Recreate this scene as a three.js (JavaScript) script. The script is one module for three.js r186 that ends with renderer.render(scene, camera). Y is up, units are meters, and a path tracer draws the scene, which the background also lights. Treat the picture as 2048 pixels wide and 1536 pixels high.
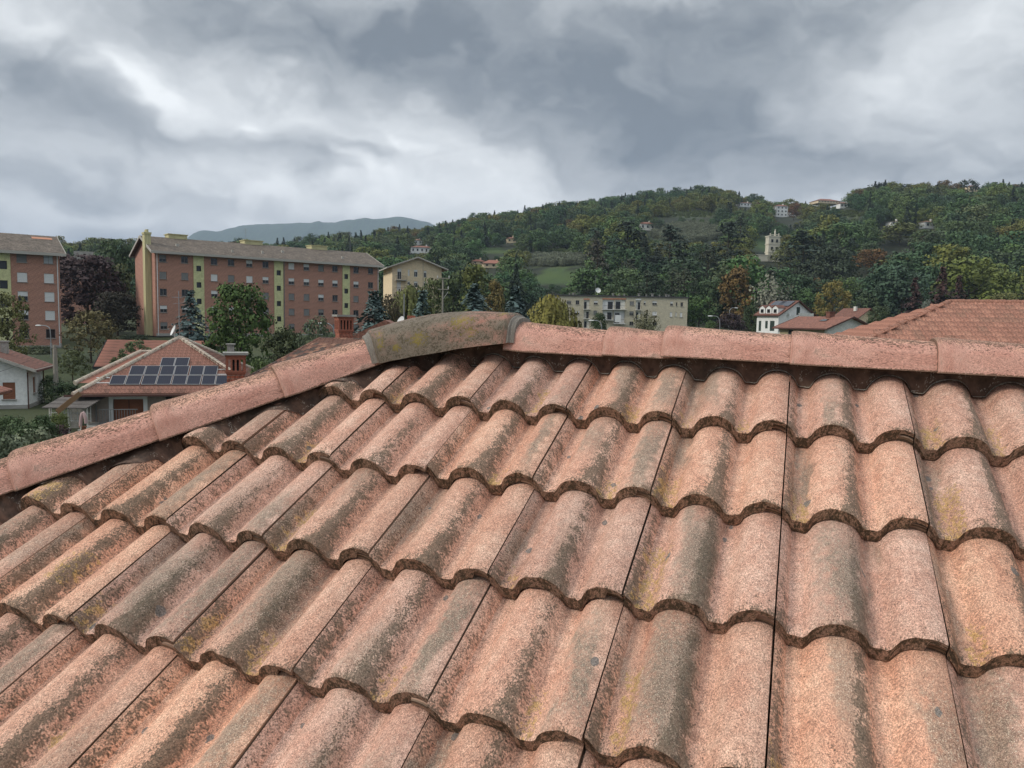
import * as THREE from 'three';
import { mergeGeometries, toCreasedNormals } from 'three/addons/utils/BufferGeometryUtils.js';

// ---------------------------------------------------------------- camera, sky, sun, exposure
const scene = new THREE.Scene();
const RAD = Math.PI / 180, V3 = (x, y, z) => new THREE.Vector3(x, y, z);
const camera = new THREE.PerspectiveCamera(53.13, 4 / 3, 0.05, 12000);
camera.position.set(0, 8, 0);
camera.rotation.order = 'YXZ';
camera.rotation.set(-4.76 * RAD, 0, 1.05 * RAD);
camera.updateMatrixWorld(true);
const renderer = new THREE.WebGLRenderer({ antialias: true });
renderer.setSize(1024, 768);
renderer.toneMapping = THREE.LinearToneMapping;
renderer.toneMappingExposure = 1.6;
renderer.shadowMap.enabled = true;

const sun = new THREE.DirectionalLight(0xfff6ea, 1.5);
sun.name = 'sun';
sun.position.set(-95, 68, 34);
sun.shadow.radius = 26;
sun.castShadow = true;
Object.assign(sun.shadow.camera, { left: -120, right: 120, top: 120, bottom: -120, near: 1, far: 500 });
sun.shadow.camera.updateProjectionMatrix();
scene.add(sun, sun.target);
scene.fog = new THREE.FogExp2(0xb6c9e2, 0.00013);

// seeded randomness and noise
function rng(seed) { let s = seed >>> 0; return () => { s = (s + 0x6D2B79F5) | 0; let t = Math.imul(s ^ (s >>> 15), 1 | s); t = (t + Math.imul(t ^ (t >>> 7), 61 | t)) ^ t; return ((t ^ (t >>> 14)) >>> 0) / 4294967296; }; }
const LAT = new Float32Array(65536); { const r = rng(11); for (let i = 0; i < 65536; i++) LAT[i] = r() * 2 - 1; }
function vnoise(x, y) {
  const ix = Math.floor(x), iy = Math.floor(y), fx = x - ix, fy = y - iy, u = fx * fx * (3 - 2 * fx), v = fy * fy * (3 - 2 * fy);
  const a = (ix & 255), b = ((ix + 1) & 255), c = (iy & 255) << 8, d = ((iy + 1) & 255) << 8;
  const p = LAT[a | c], q = LAT[b | c], r = LAT[a | d], s = LAT[b | d];
  return p + (q - p) * u + (r - p + (p - q - r + s) * u) * v;
}
function fbm(x, y, n) { let s = 0, a = 0.5; for (let i = 0; i < n; i++) { s += a * vnoise(x, y); x = x * 2.03 + 17.3; y = y * 2.03 + 9.1; a *= 0.5; } return s; }
const clamp = THREE.MathUtils.clamp, lerp = THREE.MathUtils.lerp, sstep = THREE.MathUtils.smoothstep;

// photograph pixel (2048 x 1536) and depth along the lens axis -> point of the place; and back
const F = 1536, PX = 1024, PY = 768;
const ray = (px, py) => V3((px - PX) / F, -(py - PY) / F, -1).applyQuaternion(camera.quaternion);
const at = (px, py, d) => ray(px, py).multiplyScalar(d).add(camera.position);
const invq = camera.quaternion.clone().invert();
function project(p) { const q = p.clone().sub(camera.position).applyQuaternion(invq); return [PX - F * q.x / q.z, PY + F * q.y / q.z, -q.z]; }

// ---------------------------------------------------------------- overcast sky
{
  const W = 4096, H = 2048, data = new Float32Array(W * H * 4);
  const blobs = [ // x, y, half-widths, slope, lightness: cloud masses as they lie in the sky
    [520, 40, 300, 60, 0.2, -0.26], [900, 130, 330, 90, 0.28, -0.26], [1270, 215, 260, 75, 0.16, -0.28], [1500, 120, 330, 110, 0.05, -0.2], [1150, 20, 300, 50, 0.05, -0.14], [1720, 20, 200, 45, -0.1, -0.14], [1420, 290, 200, 46, 0.1, -0.14], [1560, 370, 260, 40, 0.05, -0.12],
    [120, 180, 150, 62, 0.3, -0.3], [230, 195, 50, 40, 0.6, -0.12], [640, 305, 110, 36, 0.16, -0.3], [470, 290, 120, 24, 0.1, -0.1], [110, 282, 190, 26, 0.08, -0.16], [60, 410, 300, 22, 0.05, -0.16], [520, 402, 160, 14, 0.05, -0.1], [1750, 330, 200, 40, 0.1, -0.08],
    [60, 45, 120, 34, 0.5, 0.22], [300, 165, 34, 24, 0.7, 0.18], [335, 205, 40, 34, 0.7, 0.16], [430, 190, 190, 44, 0.34, 0.14], [440, 240, 150, 26, 0.25, 0.2], [505, 250, 24, 12, 0.3, 0.3], [620, 215, 150, 36, 0.3, 0.2], [850, 265, 130, 46, 0.5, 0.26], [800, 292, 30, 16, 0.6, 0.24], [702, 340, 34, 24, 0.8, 0.34], [760, 350, 90, 20, 0.3, 0.2], [820, 395, 380, 46, 0.1, 0.24], [330, 340, 420, 34, 0.1, 0.26], [420, 385, 60, 10, 0, 0.16],
    [300, 445, 520, 24, 0.02, 0.34], [1060, 375, 120, 44, 0.2, 0.14], [1250, 330, 90, 20, 0.2, 0.14], [1900, 130, 170, 90, -0.3, 0.14], [1790, 185, 60, 32, -0.4, 0.16], [1990, 40, 110, 46, -0.3, 0.2], [1850, 260, 160, 50, -0.1, 0.08], [1560, 230, 36, 20, 0.6, 0.12],
  ].map(([x, y, sx, sy, k, a]) => { const c = ray(x, y).normalize(); return [Math.atan2(c.x, -c.z) * F, Math.asin(c.y) * F, sx, sy, k, a]; });
  const dark = [0.135, 0.16, 0.188], light = [0.93, 0.955, 0.965];
  for (let j = 0; j < H; j++) {
    const el = ((j + 0.5) / H - 0.5) * Math.PI, sy = Math.sin(el), ce = Math.cos(el), low = el < -0.03;
    for (let i = 0; i < W; i++) {
      const phi = ((i + 0.5) / W - 0.5) * 2 * Math.PI, x = Math.cos(phi) * ce, z = Math.sin(phi) * ce, o = (j * W + i) * 4;
      data[o + 3] = 1;
      if (low) { data[o] = 0.33; data[o + 1] = 0.36; data[o + 2] = 0.38; continue; }
      const k = 1 / (Math.max(sy, 0) + 0.11), X = x * k, Z = z * k, az = Math.atan2(x, -z) * F, ev = el * F;
      const front = Math.abs(az) < 1700 && ev < 1000, oct = front ? 4 : 2;
      const wx = fbm(X * 1.1 + 3.1, Z * 1.1 + 8.7, oct), wz = fbm(X * 1.1 + 61.7, Z * 1.1 + 33.3, oct);
      const soft = 0.45 + 0.2 * fbm(X * 0.8 + wx * 0.9 + 20, Z * 0.8 + wz * 0.9, oct + 1), inView = front ? (1 - sstep(Math.abs(az), 1250, 1690)) * (1 - sstep(ev, 760, 990)) : 0;
      let L = soft, ux = 0, uy = 0;
      if (front) { // billows and wisps
        ux = fbm(az / 150 + 7, ev / 95 + 3, 5); uy = fbm(az / 150 + 71, ev / 95 + 37, 5);
        const puff = fbm(az / 120 + ux * 1.6, ev / 62 + uy * 1.6 + az / 500, 6), wisp = Math.abs(fbm(az / 64 + ux * 1.2 + 5, ev / 30 + uy + 11, 5));
        L = lerp(soft, 0.55 + 0.24 * puff + 0.2 * (wisp - 0.14) * sstep(soft, 0.38, 0.55), inView);
      }
      if (front) {
        const ax = az + ux * 90, ay = ev + uy * 56;
        for (let b = 0; b < blobs.length; b++) {
          const B = blobs[b], dx = ax - B[0], dy = ay - B[1] + dx * B[4], q = (dx * dx) / (B[2] * B[2]) + (dy * dy) / (B[3] * B[3]);
          if (q < 9) L += B[5] * 0.95 * Math.exp(-q * 0.7);
        }
      }
      L = clamp(L + 0.1 * (1 - sstep(el, 0.0, 0.22)), 0.08, 1);
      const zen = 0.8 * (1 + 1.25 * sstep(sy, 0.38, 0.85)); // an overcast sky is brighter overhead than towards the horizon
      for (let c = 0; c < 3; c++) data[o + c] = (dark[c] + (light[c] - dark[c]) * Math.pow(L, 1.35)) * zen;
    }
  }
  const t = new THREE.DataTexture(data, W, H, THREE.RGBAFormat, THREE.FloatType);
  t.mapping = THREE.EquirectangularReflectionMapping;
  t.magFilter = t.minFilter = THREE.LinearFilter;
  t.needsUpdate = true;
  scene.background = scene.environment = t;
}

// ---------------------------------------------------------------- helpers
const taken = {};
function numbered(name) { const n = taken[name] = (taken[name] ?? -1) + 1; return n ? name + '_' + String(n).padStart(3, '0') : name; }
function shade(o) { o.traverse((m) => { if (m.isMesh) { m.castShadow = m.receiveShadow = true; } }); return o; }
function tag(o, label, category, group, kind) { o.userData = { label, category }; if (group) o.userData.group = group; if (kind) o.userData.kind = kind; return o; }
function thing(name, label, category, p = V3(0, 0, 0), turn = 0, group) { const o = new THREE.Group(); o.name = numbered(name); o.position.copy(p); o.rotation.y = turn; scene.add(o); return tag(o, label, category, group); }
function part(name, geo, m, parent) { const o = new THREE.Mesh(Array.isArray(geo) ? merge(geo) : geo, m); o.name = name; o.castShadow = o.receiveShadow = true; parent.add(o); return o; }
function merge(list) {
  const L = list.map((g) => { const h = g.index ? g.toNonIndexed() : g; for (const k of Object.keys(h.attributes)) if (!['position', 'normal', 'uv', 'color'].includes(k)) h.deleteAttribute(k); return h; });
  if (L.some((g) => !g.attributes.color)) L.forEach((g) => g.deleteAttribute('color'));
  if (L.some((g) => !g.attributes.uv)) L.forEach((g) => g.deleteAttribute('uv'));
  return mergeGeometries(L);
}
function bx(w, h, d, x = 0, y = 0, z = 0, ry = 0, rx = 0, rz = 0) { // a box centred in x and z, standing on y
  const g = new THREE.BoxGeometry(w, h, d); g.translate(0, h / 2, 0);
  if (rx) g.rotateX(rx); if (rz) g.rotateZ(rz); if (ry) g.rotateY(ry);
  g.translate(x, y, z); return g;
}
function rod(a, b, r, r2 = r, n = 8) { const d = b.clone().sub(a), g = new THREE.CylinderGeometry(r2, r, d.length(), n); g.translate(0, d.length() / 2, 0); g.applyQuaternion(new THREE.Quaternion().setFromUnitVectors(V3(0, 1, 0), d.normalize())); g.translate(a.x, a.y, a.z); return g; }
function lin(r, g, b) { return new THREE.Color().setRGB(r, g, b); }
function mat(color, o = {}) { return new THREE.MeshStandardMaterial({ color, roughness: 0.9, side: THREE.DoubleSide, ...o }); }
function bytes(w, h, fn, srgb = true) { // fn(x, y) -> [r, g, b] 0..255
  const a = new Uint8Array(w * h * 4); let o = 0;
  for (let y = 0; y < h; y++) for (let x = 0; x < w; x++) { const c = fn(x, y); a[o++] = clamp(c[0], 0, 255); a[o++] = clamp(c[1], 0, 255); a[o++] = clamp(c[2], 0, 255); a[o++] = 255; }
  return tex(a, w, h, srgb);
}
function tex(a, w, h, srgb = true) {
  const t = new THREE.DataTexture(a, w, h); t.wrapS = t.wrapT = THREE.RepeatWrapping; t.magFilter = THREE.LinearFilter; t.minFilter = THREE.LinearMipmapLinearFilter; t.generateMipmaps = true;
  if (srgb) t.colorSpace = THREE.SRGBColorSpace; t.needsUpdate = true; return t;
}
// noise that repeats over a square of n pixels
function tiled(n, cells, seed) {
  const r = rng(seed), g = new Float32Array(cells * cells).map(() => r()), o = new Float32Array(n * n);
  for (let y = 0; y < n; y++) for (let x = 0; x < n; x++) {
    const fx = x / n * cells, fy = y / n * cells, ix = fx | 0, iy = fy | 0, u = fx - ix, v = fy - iy, U = u * u * (3 - 2 * u), Vv = v * v * (3 - 2 * v), jx = (ix + 1) % cells, jy = (iy + 1) % cells;
    o[y * n + x] = lerp(lerp(g[iy * cells + ix], g[iy * cells + jx], U), lerp(g[jy * cells + ix], g[jy * cells + jx], U), Vv);
  }
  return o;
}
const TN = 1024, N8 = tiled(TN, 16, 1), N32 = tiled(TN, 48, 2), N96 = tiled(TN, 128, 3), N256 = tiled(TN, 320, 4), N512 = tiled(TN, 512, 5), NW = new Float32Array(TN * TN); { const r = rng(6); for (let i = 0; i < NW.length; i++) NW[i] = r(); }
const nz = (A, x, y) => A[((y & 1023) << 10) | (x & 1023)];

// ---------------------------------------------------------------- the tiled roof in the foreground
// roof frame: x along the courses, y off the slope, z down the slope; the origin is a front corner of one tile
const PITCH = 27.931 * RAD, RC = Math.cos(PITCH), RS = Math.sin(PITCH), TW = 0.3, TG = 0.3305, DROP = 0.039 / TG;
const roof = thing('tiled_roof', 'weathered salmon concrete tile roof filling the foreground, with grey and yellow lichen', 'roof');
roof.position.set(0.43955, 7.74867, -2.09692);
roof.setRotationFromMatrix(new THREE.Matrix4().makeBasis(V3(0.940988, -0.020920, 0.337792), V3(-0.140864, 0.883317, 0.447112), V3(-0.307731, -0.468310, 0.828244)));
const lev = (x, y, z) => V3(x, y * RC + z * RS, -y * RS + z * RC); // level axes -> roof frame

const ARC = 0.05, HALF = 0.057, RAY = (HALF * HALF + ARC * ARC) / (2 * ARC);
function profile(x) { // height of the tile's face across its width: two rolls and two pans
  let h = 0;
  for (const c of [-0.0345, 0.1155, 0.2655, 0.4155]) { const d = Math.abs(x - c); if (d < HALF) h = Math.max(h, Math.sqrt(RAY * RAY - d * d) - (RAY - ARC)); }
  return h;
}
const PROF = []; for (let i = -60; i <= 360; i++) { let s = 0, w = 0; for (let k = -5; k <= 5; k++) { const q = 1 - Math.abs(k) / 6; s += q * profile((i + k) / 1000); w += q; } PROF.push(s / w); }
const P0 = PROF[60];
function prof(x) { const f = clamp(x * 1000 + 60, 0, 419.99), i = f | 0; return PROF[i] + (PROF[i + 1] - PROF[i]) * (f - i) - P0; }
const hipU = (v) => -1.462 - 0.975 * (v - 0.2);              // the hip line on the slope
const hipV = (u) => 0.2 - (u + 1.462) / 0.975;
function surface(u, v) { const c = Math.floor(u / TW), r = Math.ceil(v / TG); return prof(u - c * TW) - (r * TG - v) * DROP; }

// what grows on each tile: [x centre, half width, from, to, strength] as parts of the tile; 'grey' weathered skin, 'gold' lichen
const GROWTH = {
  '0,0': { grey: [[0.42, 0.09, 0.1, 0.9, 0.6], [0.88, 0.07, 0.05, 0.75, 0.75]], gold: [[0.62, 0.05, 0, 0.25]] },
  '1,0': { grey: [[0.13, 0.06, 0.05, 0.95, 0.6], [0.29, 0.09, 0.1, 0.95, 0.7]], gold: [[0.13, 0.06, 0, 0.18], [0.63, 0.05, 0, 0.2]] },
  '2,0': { grey: [[0.34, 0.06, 0, 0.45, 0.9], [0.5, 0.05, 0.6, 1, 0.5]], gold: [] },
  '3,0': { grey: [[0.95, 0.05, 0.3, 1, 0.6]], gold: [[0.16, 0.06, 0, 0.35], [0.62, 0.06, 0, 0.4]] },
  '4,0': { grey: [[0.34, 0.2, 0, 1, 0.85]], gold: [[0.15, 0.05, 0, 0.3]] },
  '-1,0': { grey: [[0.9, 0.06, 0, 0.5, 0.5]], gold: [[0.64, 0.05, 0.05, 0.45]] },
  '-1,1': { grey: [[0.87, 0.07, 0.05, 0.95, 0.75]], gold: [[0.64, 0.05, 0, 0.2]] },
  '0,1': { grey: [[0.33, 0.09, 0.3, 1, 0.65], [0.88, 0.09, 0, 0.95, 0.85]], gold: [[0.64, 0.06, 0, 0.25]] },
  '1,1': { grey: [[0.13, 0.07, 0.35, 0.95, 0.8]], gold: [[0.12, 0.07, 0, 0.35]] },
  '2,1': { grey: [[0.14, 0.055, 0.05, 0.9, 0.9], [0.05, 0.03, 0, 0.7, 0.8]], gold: [[0.14, 0.06, 0, 0.28]] },
  '3,1': { grey: [[0.13, 0.06, 0.45, 1, 0.7], [0.04, 0.03, 0.2, 1, 0.8]], gold: [[0.18, 0.07, 0, 0.5]] },
  '4,1': { grey: [[0.3, 0.12, 0, 0.6, 0.6]], gold: [[0.15, 0.06, 0.1, 0.5]] },
  '0,2': { grey: [[0.08, 0.04, 0.1, 0.7, 0.7], [0.45, 0.07, 0, 0.5, 0.35]], gold: [[0.14, 0.05, 0, 0.2]] },
  '1,2': { grey: [[0.43, 0.11, 0, 0.9, 0.85]], gold: [[0.15, 0.08, 0, 0.55]] },
  '2,2': { grey: [[0.43, 0.12, 0, 0.8, 0.9], [0.63, 0.06, 0.6, 0.95, 0.6]], gold: [] },
  '3,2': { grey: [[0.08, 0.05, 0, 0.9, 0.5]], gold: [[0.18, 0.04, 0, 0.3]] },
  '-2,2': { grey: [[0.34, 0.11, 0.55, 1, 0.75], [0.06, 0.04, 0, 0.5, 0.8]], gold: [[0.14, 0.06, 0, 0.5]] },
  '-3,2': { grey: [[0.9, 0.1, 0, 0.4, 0.85], [0.45, 0.1, 0, 0.5, 0.4]], gold: [] },
  '-4,2': { grey: [[0.88, 0.09, 0, 1, 0.75]], gold: [] },
  '-5,2': { grey: [[0.88, 0.1, 0.2, 1, 0.5]], gold: [[0.4, 0.1, 0, 0.3]] },
  '0,3': { grey: [[0.86, 0.09, 0, 0.7, 0.95]], gold: [[0.62, 0.05, 0, 0.3]] },
  '1,3': { grey: [[0.37, 0.16, 0, 1, 0.9], [0.13, 0.04, 0.3, 0.65, 0.6]], gold: [[0.19, 0.05, 0, 0.5]] },
  '2,3': { grey: [[0.43, 0.08, 0.2, 0.95, 0.5], [0.88, 0.07, 0, 0.8, 0.65]], gold: [[0.05, 0.03, 0, 0.2]] },
  '3,3': { grey: [[0.2, 0.1, 0.2, 0.95, 0.8]], gold: [] },
  '-1,3': { grey: [[0.86, 0.09, 0, 0.92, 0.95], [0.42, 0.1, 0, 0.4, 0.5]], gold: [[0.64, 0.05, 0, 0.25]] },
  '-2,3': { grey: [[0.44, 0.13, 0.15, 1, 0.85], [0.62, 0.06, 0.1, 0.8, 0.5]], gold: [[0.62, 0.06, 0, 0.3], [0.06, 0.04, 0.05, 0.4]] },
  '-3,3': { grey: [[0.4, 0.16, 0, 0.75, 0.8], [0.88, 0.1, 0, 1, 0.85], [0.12, 0.05, 0.4, 1, 0.5]], gold: [[0.06, 0.05, 0, 0.25]] },
  '-4,3': { grey: [[0.06, 0.05, 0.2, 1, 0.8]], gold: [[0.5, 0.07, 0.3, 0.55]] },
  '-3,4': { grey: [[0.88, 0.09, 0, 0.5, 0.5]], gold: [[0.62, 0.04, 0.2, 0.4]] },
  '-4,4': { grey: [[0.88, 0.1, 0, 1, 0.8], [0.06, 0.05, 0, 0.9, 0.7]], gold: [] },
  '-2,4': { grey: [[0.88, 0.09, 0.2, 1, 0.75]], gold: [] },
};
const CELL = 512, FRONT = 44, atlases = [], R1 = rng(77);
function newAtlas() { const a = new Uint8Array(2048 * 2048 * 4); atlases.push(a); return a; }
function paintTile(n, key) {
  if (n % 16 === 0) newAtlas();
  const A = atlases[(n / 16) | 0], cx = (n % 4) * CELL, cy = (((n % 16) / 4) | 0) * CELL;
  const g = GROWTH[key] ?? { grey: Array.from({ length: R1() < 0.75 ? 1 + (R1() * 2 | 0) : 0 }, () => { const p = R1(); return [p < 0.4 ? 0.36 + R1() * 0.1 : p < 0.8 ? 0.84 + R1() * 0.08 : 0.12, 0.05 + R1() * 0.08, R1() * 0.3, 0.6 + R1() * 0.4, 0.4 + R1() * 0.5]; }), gold: R1() < 0.5 ? [[R1() < 0.5 ? 0.14 : 0.63, 0.06, 0, 0.15 + R1() * 0.35]] : [] };
  const ox = (R1() * 1024) | 0, oy = (R1() * 1024) | 0, tone = 0.965 + R1() * 0.07, warm = R1() * 2 - 1, algae = 0.75 + R1() * 0.5, low = 0.3 + R1() * 0.55;
  const spots = Array.from({ length: R1() * 4 | 0 }, () => [R1() < 0.75 ? (R1() < 0.5 ? 0.07 + R1() * 0.14 : 0.56 + R1() * 0.16) : R1(), R1(), 0.003 + R1() * 0.005]);
  for (let Y = 0; Y < CELL; Y++) {
    const s = (Y - FRONT) / (CELL - FRONT), front = Y < FRONT;
    for (let X = 0; X < CELL; X++) {
      const x = X / CELL, px = X + ox, py = Y + oy;
      const big = nz(N8, px, py >> 1), med = nz(N32, px, py), fin = nz(N96, px, py), gr = nz(N256, px, py), g5 = nz(N512, px, py), w = nz(NW, px, py);
      // sand-faced concrete
      let r = 194 + warm * 5, gg = 152 + warm * 1, b = 130 - warm * 3;
      const rub = (big - 0.5) * 0.16 + (med - 0.5) * 0.12; // weathering of the coloured skin
      r *= tone * (1 + rub * 0.5); gg *= tone * (1 + rub * 0.9); b *= tone * (1 + rub * 1.05);
      if (!front) {
        // grey patches where the skin has gone
        let m = 0;
        for (const [c, hw0, a, e, st] of g.grey) {
          const hw = hw0 * 1.25, q = 1 - Math.abs(x - c + (med - 0.5) * 0.07 + (big - 0.5) * 0.1 + (s - 0.5) * 0.02) / hw, t = Math.min((s - a + 0.03 + (big - 0.5) * 0.2 + (fin - 0.5) * 0.06) * 6, (e - s + 0.06 + (big - 0.5) * 0.25 + (fin - 0.5) * 0.08) * 4);
          m = Math.max(m, st * sstep(Math.min(q * 1.5, t * 0.5) + (gr - 0.5) * 0.6 + (g5 - 0.5) * 0.4 + (fin - 0.5) * 0.3, -0.15, 1.0));
        }
        m *= 0.82 + 0.3 * (gr - 0.5) + 0.25 * (fin - 0.5);
        r = lerp(r, 117, m); gg = lerp(gg, 105, m); b = lerp(b, 91, m); if (m > 0.35 && w > 0.93) { r += 52; gg += 50; b += 46; }
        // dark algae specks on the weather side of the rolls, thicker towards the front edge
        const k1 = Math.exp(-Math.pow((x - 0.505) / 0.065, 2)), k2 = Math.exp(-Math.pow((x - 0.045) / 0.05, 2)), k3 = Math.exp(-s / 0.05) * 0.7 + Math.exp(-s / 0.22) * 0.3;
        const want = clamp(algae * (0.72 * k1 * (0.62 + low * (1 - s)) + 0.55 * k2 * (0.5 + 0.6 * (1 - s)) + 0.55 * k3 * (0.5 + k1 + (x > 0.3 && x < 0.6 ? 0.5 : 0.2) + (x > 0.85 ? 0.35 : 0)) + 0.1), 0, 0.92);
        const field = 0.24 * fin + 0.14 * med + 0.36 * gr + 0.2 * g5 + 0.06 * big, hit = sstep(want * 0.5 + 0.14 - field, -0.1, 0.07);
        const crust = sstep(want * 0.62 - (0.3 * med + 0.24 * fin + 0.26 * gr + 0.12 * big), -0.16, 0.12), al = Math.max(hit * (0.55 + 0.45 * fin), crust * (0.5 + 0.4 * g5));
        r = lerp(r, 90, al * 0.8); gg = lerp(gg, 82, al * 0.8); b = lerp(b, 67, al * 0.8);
        // yellow lichen
        let y = 0;
        for (const [c, hw, a, e] of g.gold) { const q = 1 - Math.abs(x - c + (med - 0.5) * 0.06) / (hw * 1.25), t = Math.min((s - a + 0.05) * 12, (e - s) * 6); y = Math.max(y, Math.min(q * 2.2, t)); }
        if (y > 0) { y = sstep(Math.min(y, 0.8) * 0.7 + (fin - 0.5) * 1.1 + (gr - 0.5) * 1.0 + (med - 0.5) * 0.8, 0.2, 1.0); r = lerp(r, 160, y * 0.66); gg = lerp(gg, 132, y * 0.66); b = lerp(b, 74, y * 0.66); }
        for (const [sx, ss, sr] of spots) { const dx = (x - sx) * 0.3, dy = (s - ss) * 0.36 * 0.7, q = Math.hypot(dx, dy) + (fin - 0.5) * 0.004; if (q < sr) { r = lerp(r, 104, 0.75); gg = lerp(gg, 103, 0.75); b = lerp(b, 100, 0.75); } }
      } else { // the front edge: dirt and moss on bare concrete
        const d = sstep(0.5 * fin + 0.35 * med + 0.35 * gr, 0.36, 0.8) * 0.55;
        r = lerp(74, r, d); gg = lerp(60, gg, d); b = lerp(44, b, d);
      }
      // grains of sand
      const grain = 1 + (w - 0.5) * 0.26 + (g5 - 0.5) * 0.46 + (gr - 0.5) * 0.26;
      r *= grain; gg *= grain; b *= grain;
      if (w > 0.965) { r += 34; gg += 34; b += 34; } else if (w < 0.03) { r *= 0.62; gg *= 0.6; b *= 0.6; }
      const o = ((cy + Y) * 2048 + cx + X) * 4;
      A[o] = clamp(r, 0, 255); A[o + 1] = clamp(gg, 0, 255); A[o + 2] = clamp(b, 0, 255); A[o + 3] = 255;
    }
  }
}
const bump = bytes(512, 512, (x, y) => { const v = 128 + (nz(N512, x * 2, y * 2) - 0.5) * 120 + (nz(N256, x, y) - 0.5) * 110; return [v, v, v]; }, false);
const bumpFine = bump.clone(); bumpFine.repeat.set(4, 4); bumpFine.needsUpdate = true;

// one tile: top face, underside, front edge and sides, an underlap along its left side
function tileGeometry(c, r, n, seed) {
  const rr = rng(seed), xs = [-0.036, -0.024, -0.012, -0.0012];
  for (let i = 0; i <= 40; i++) xs.push(0.0016 + (TW - 0.0032) * i / 40);
  const NX = xs.length, ss = [0, 0.0035, 0.011, 0.05, 0.12, 0.2, 0.28, 0.34, 0.385], NS = ss.length;
  const yaw = (rr() - 0.5) * 0.01, lift = (rr() - 0.5) * 0.0045, push = (rr() - 0.5) * 0.011, wob = Array.from({ length: 14 }, () => (rr() - 0.5) * 0.0044);
  const pos = [], uv = [], idx = [], cell = n % 16, cu = (cell % 4) / 4, cv = ((cell / 4) | 0) / 4;
  const U = (x) => cu + clamp(x / TW, 0.004, 0.996) / 4, Vt = (s) => cv + clamp((FRONT + 2 + (CELL - FRONT - 4) * s / 0.385) / CELL, 0, 0.996) / 4, Vf = (q) => cv + (3 + (FRONT - 8) * q) / CELL / 4;
  const vert = (x, s, h, u, v) => {
    const front = s < 0.02 ? wob[Math.floor(clamp((x + 0.036) / 0.337 * 13, 0, 12.9))] * (1 - s / 0.02) : 0;
    pos.push(c * TW + x + yaw * s, h - s * DROP + lift, r * TG - s + push + front - (x < 0 ? 0.006 : 0)); uv.push(u, v); return pos.length / 3 - 1;
  };
  const top = (x, s) => prof(x) - (x < 0 ? 0.0185 : 0) - (s < 0.003 ? 0.0042 : s < 0.01 ? 0.0012 : 0);
  const bot = (x) => prof(x) - (x > 0.2625 ? 0.016 : 0.0355);
  const limit = (x) => { const v = hipV(c * TW + x) + 0.028; return Math.min(0.385, r * TG - v); }; // tiles are cut along the hip
  const col = xs.map((x) => { const L = limit(x); return L <= 0.012 ? null : ss.map((s) => (s < 0.012 ? s : 0.011 + (L - 0.011) * (s - 0.011) / 0.374)); });
  const quad = (a, b, cc, d) => idx.push(a, b, cc, a, cc, d);
  for (let i = 0; i + 1 < NX; i++) {
    if (!col[i] || !col[i + 1]) continue;
    const x0 = xs[i], x1 = xs[i + 1];
    if (x0 > -0.002 && x0 < 0) continue; // the step from the underlap to the face
    for (let j = 0; j + 1 < NS; j++) {
      const a0 = col[i][j], a1 = col[i + 1][j], b0 = col[i][j + 1], b1 = col[i + 1][j + 1];
      quad(vert(x0, a0, top(x0, a0), U(x0), Vt(a0)), vert(x1, a1, top(x1, a1), U(x1), Vt(a1)), vert(x1, b1, top(x1, b1), U(x1), Vt(b1)), vert(x0, b0, top(x0, b0), U(x0), Vt(b0)));
    }
    const e0 = col[i][NS - 1], e1 = col[i + 1][NS - 1];
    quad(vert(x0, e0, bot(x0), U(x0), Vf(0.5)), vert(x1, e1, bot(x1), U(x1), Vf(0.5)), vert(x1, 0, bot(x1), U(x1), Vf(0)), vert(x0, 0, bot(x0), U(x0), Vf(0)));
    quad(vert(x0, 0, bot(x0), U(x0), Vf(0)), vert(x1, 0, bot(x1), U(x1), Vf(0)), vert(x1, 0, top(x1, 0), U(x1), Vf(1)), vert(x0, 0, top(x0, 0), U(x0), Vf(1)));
  }
  for (const [x, side] of [[xs[0], 1], [xs[4], 1], [xs[NX - 1], -1]]) { // the sides
    const i = xs.indexOf(x); if (!col[i]) continue;
    for (let j = 0; j + 1 < NS; j++) { const a = col[i][j], b = col[i][j + 1]; quad(vert(x, a, bot(x), U(x), Vf(0.2)), vert(x, a, top(x, a), U(x), Vf(0.8)), vert(x, b, top(x, b), U(x), Vf(0.8)), vert(x, b, bot(x), U(x), Vf(0.2))); }
  }
  const g = new THREE.BufferGeometry();
  g.setAttribute('position', new THREE.Float32BufferAttribute(pos, 3)); g.setAttribute('uv', new THREE.Float32BufferAttribute(uv, 2)); g.setIndex(idx);
  return idx.length ? toCreasedNormals(g, 0.6) : null;
}
{
  const spots = [];
  for (let r = 0; r <= 5; r++) for (let c = -9; c <= 8; c++) {
    if (c * TW + TW < hipU(r * TG) + 0.02) continue;
    const [px, py] = project(roof.localToWorld(V3((c + 0.5) * TW, 0, (r - 0.6) * TG)));
    spots.push([c, r, px > -150 && px < 2200 && py < 1700]);
  }
  spots.sort((a, b) => b[2] - a[2]);
  roof.updateMatrixWorld(true);
  const cells = Math.min(64, spots.filter((s) => s[2]).length);
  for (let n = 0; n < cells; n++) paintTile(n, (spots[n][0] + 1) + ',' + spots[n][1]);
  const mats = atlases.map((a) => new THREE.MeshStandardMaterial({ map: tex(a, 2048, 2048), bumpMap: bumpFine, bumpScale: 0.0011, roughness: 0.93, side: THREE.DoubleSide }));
  spots.forEach(([c, r], i) => { const n = i % cells, g = tileGeometry(c, r, n, 900 + i); if (g) part('roof_tile', g, mats[(n / 16) | 0], roof); });
}

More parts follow.
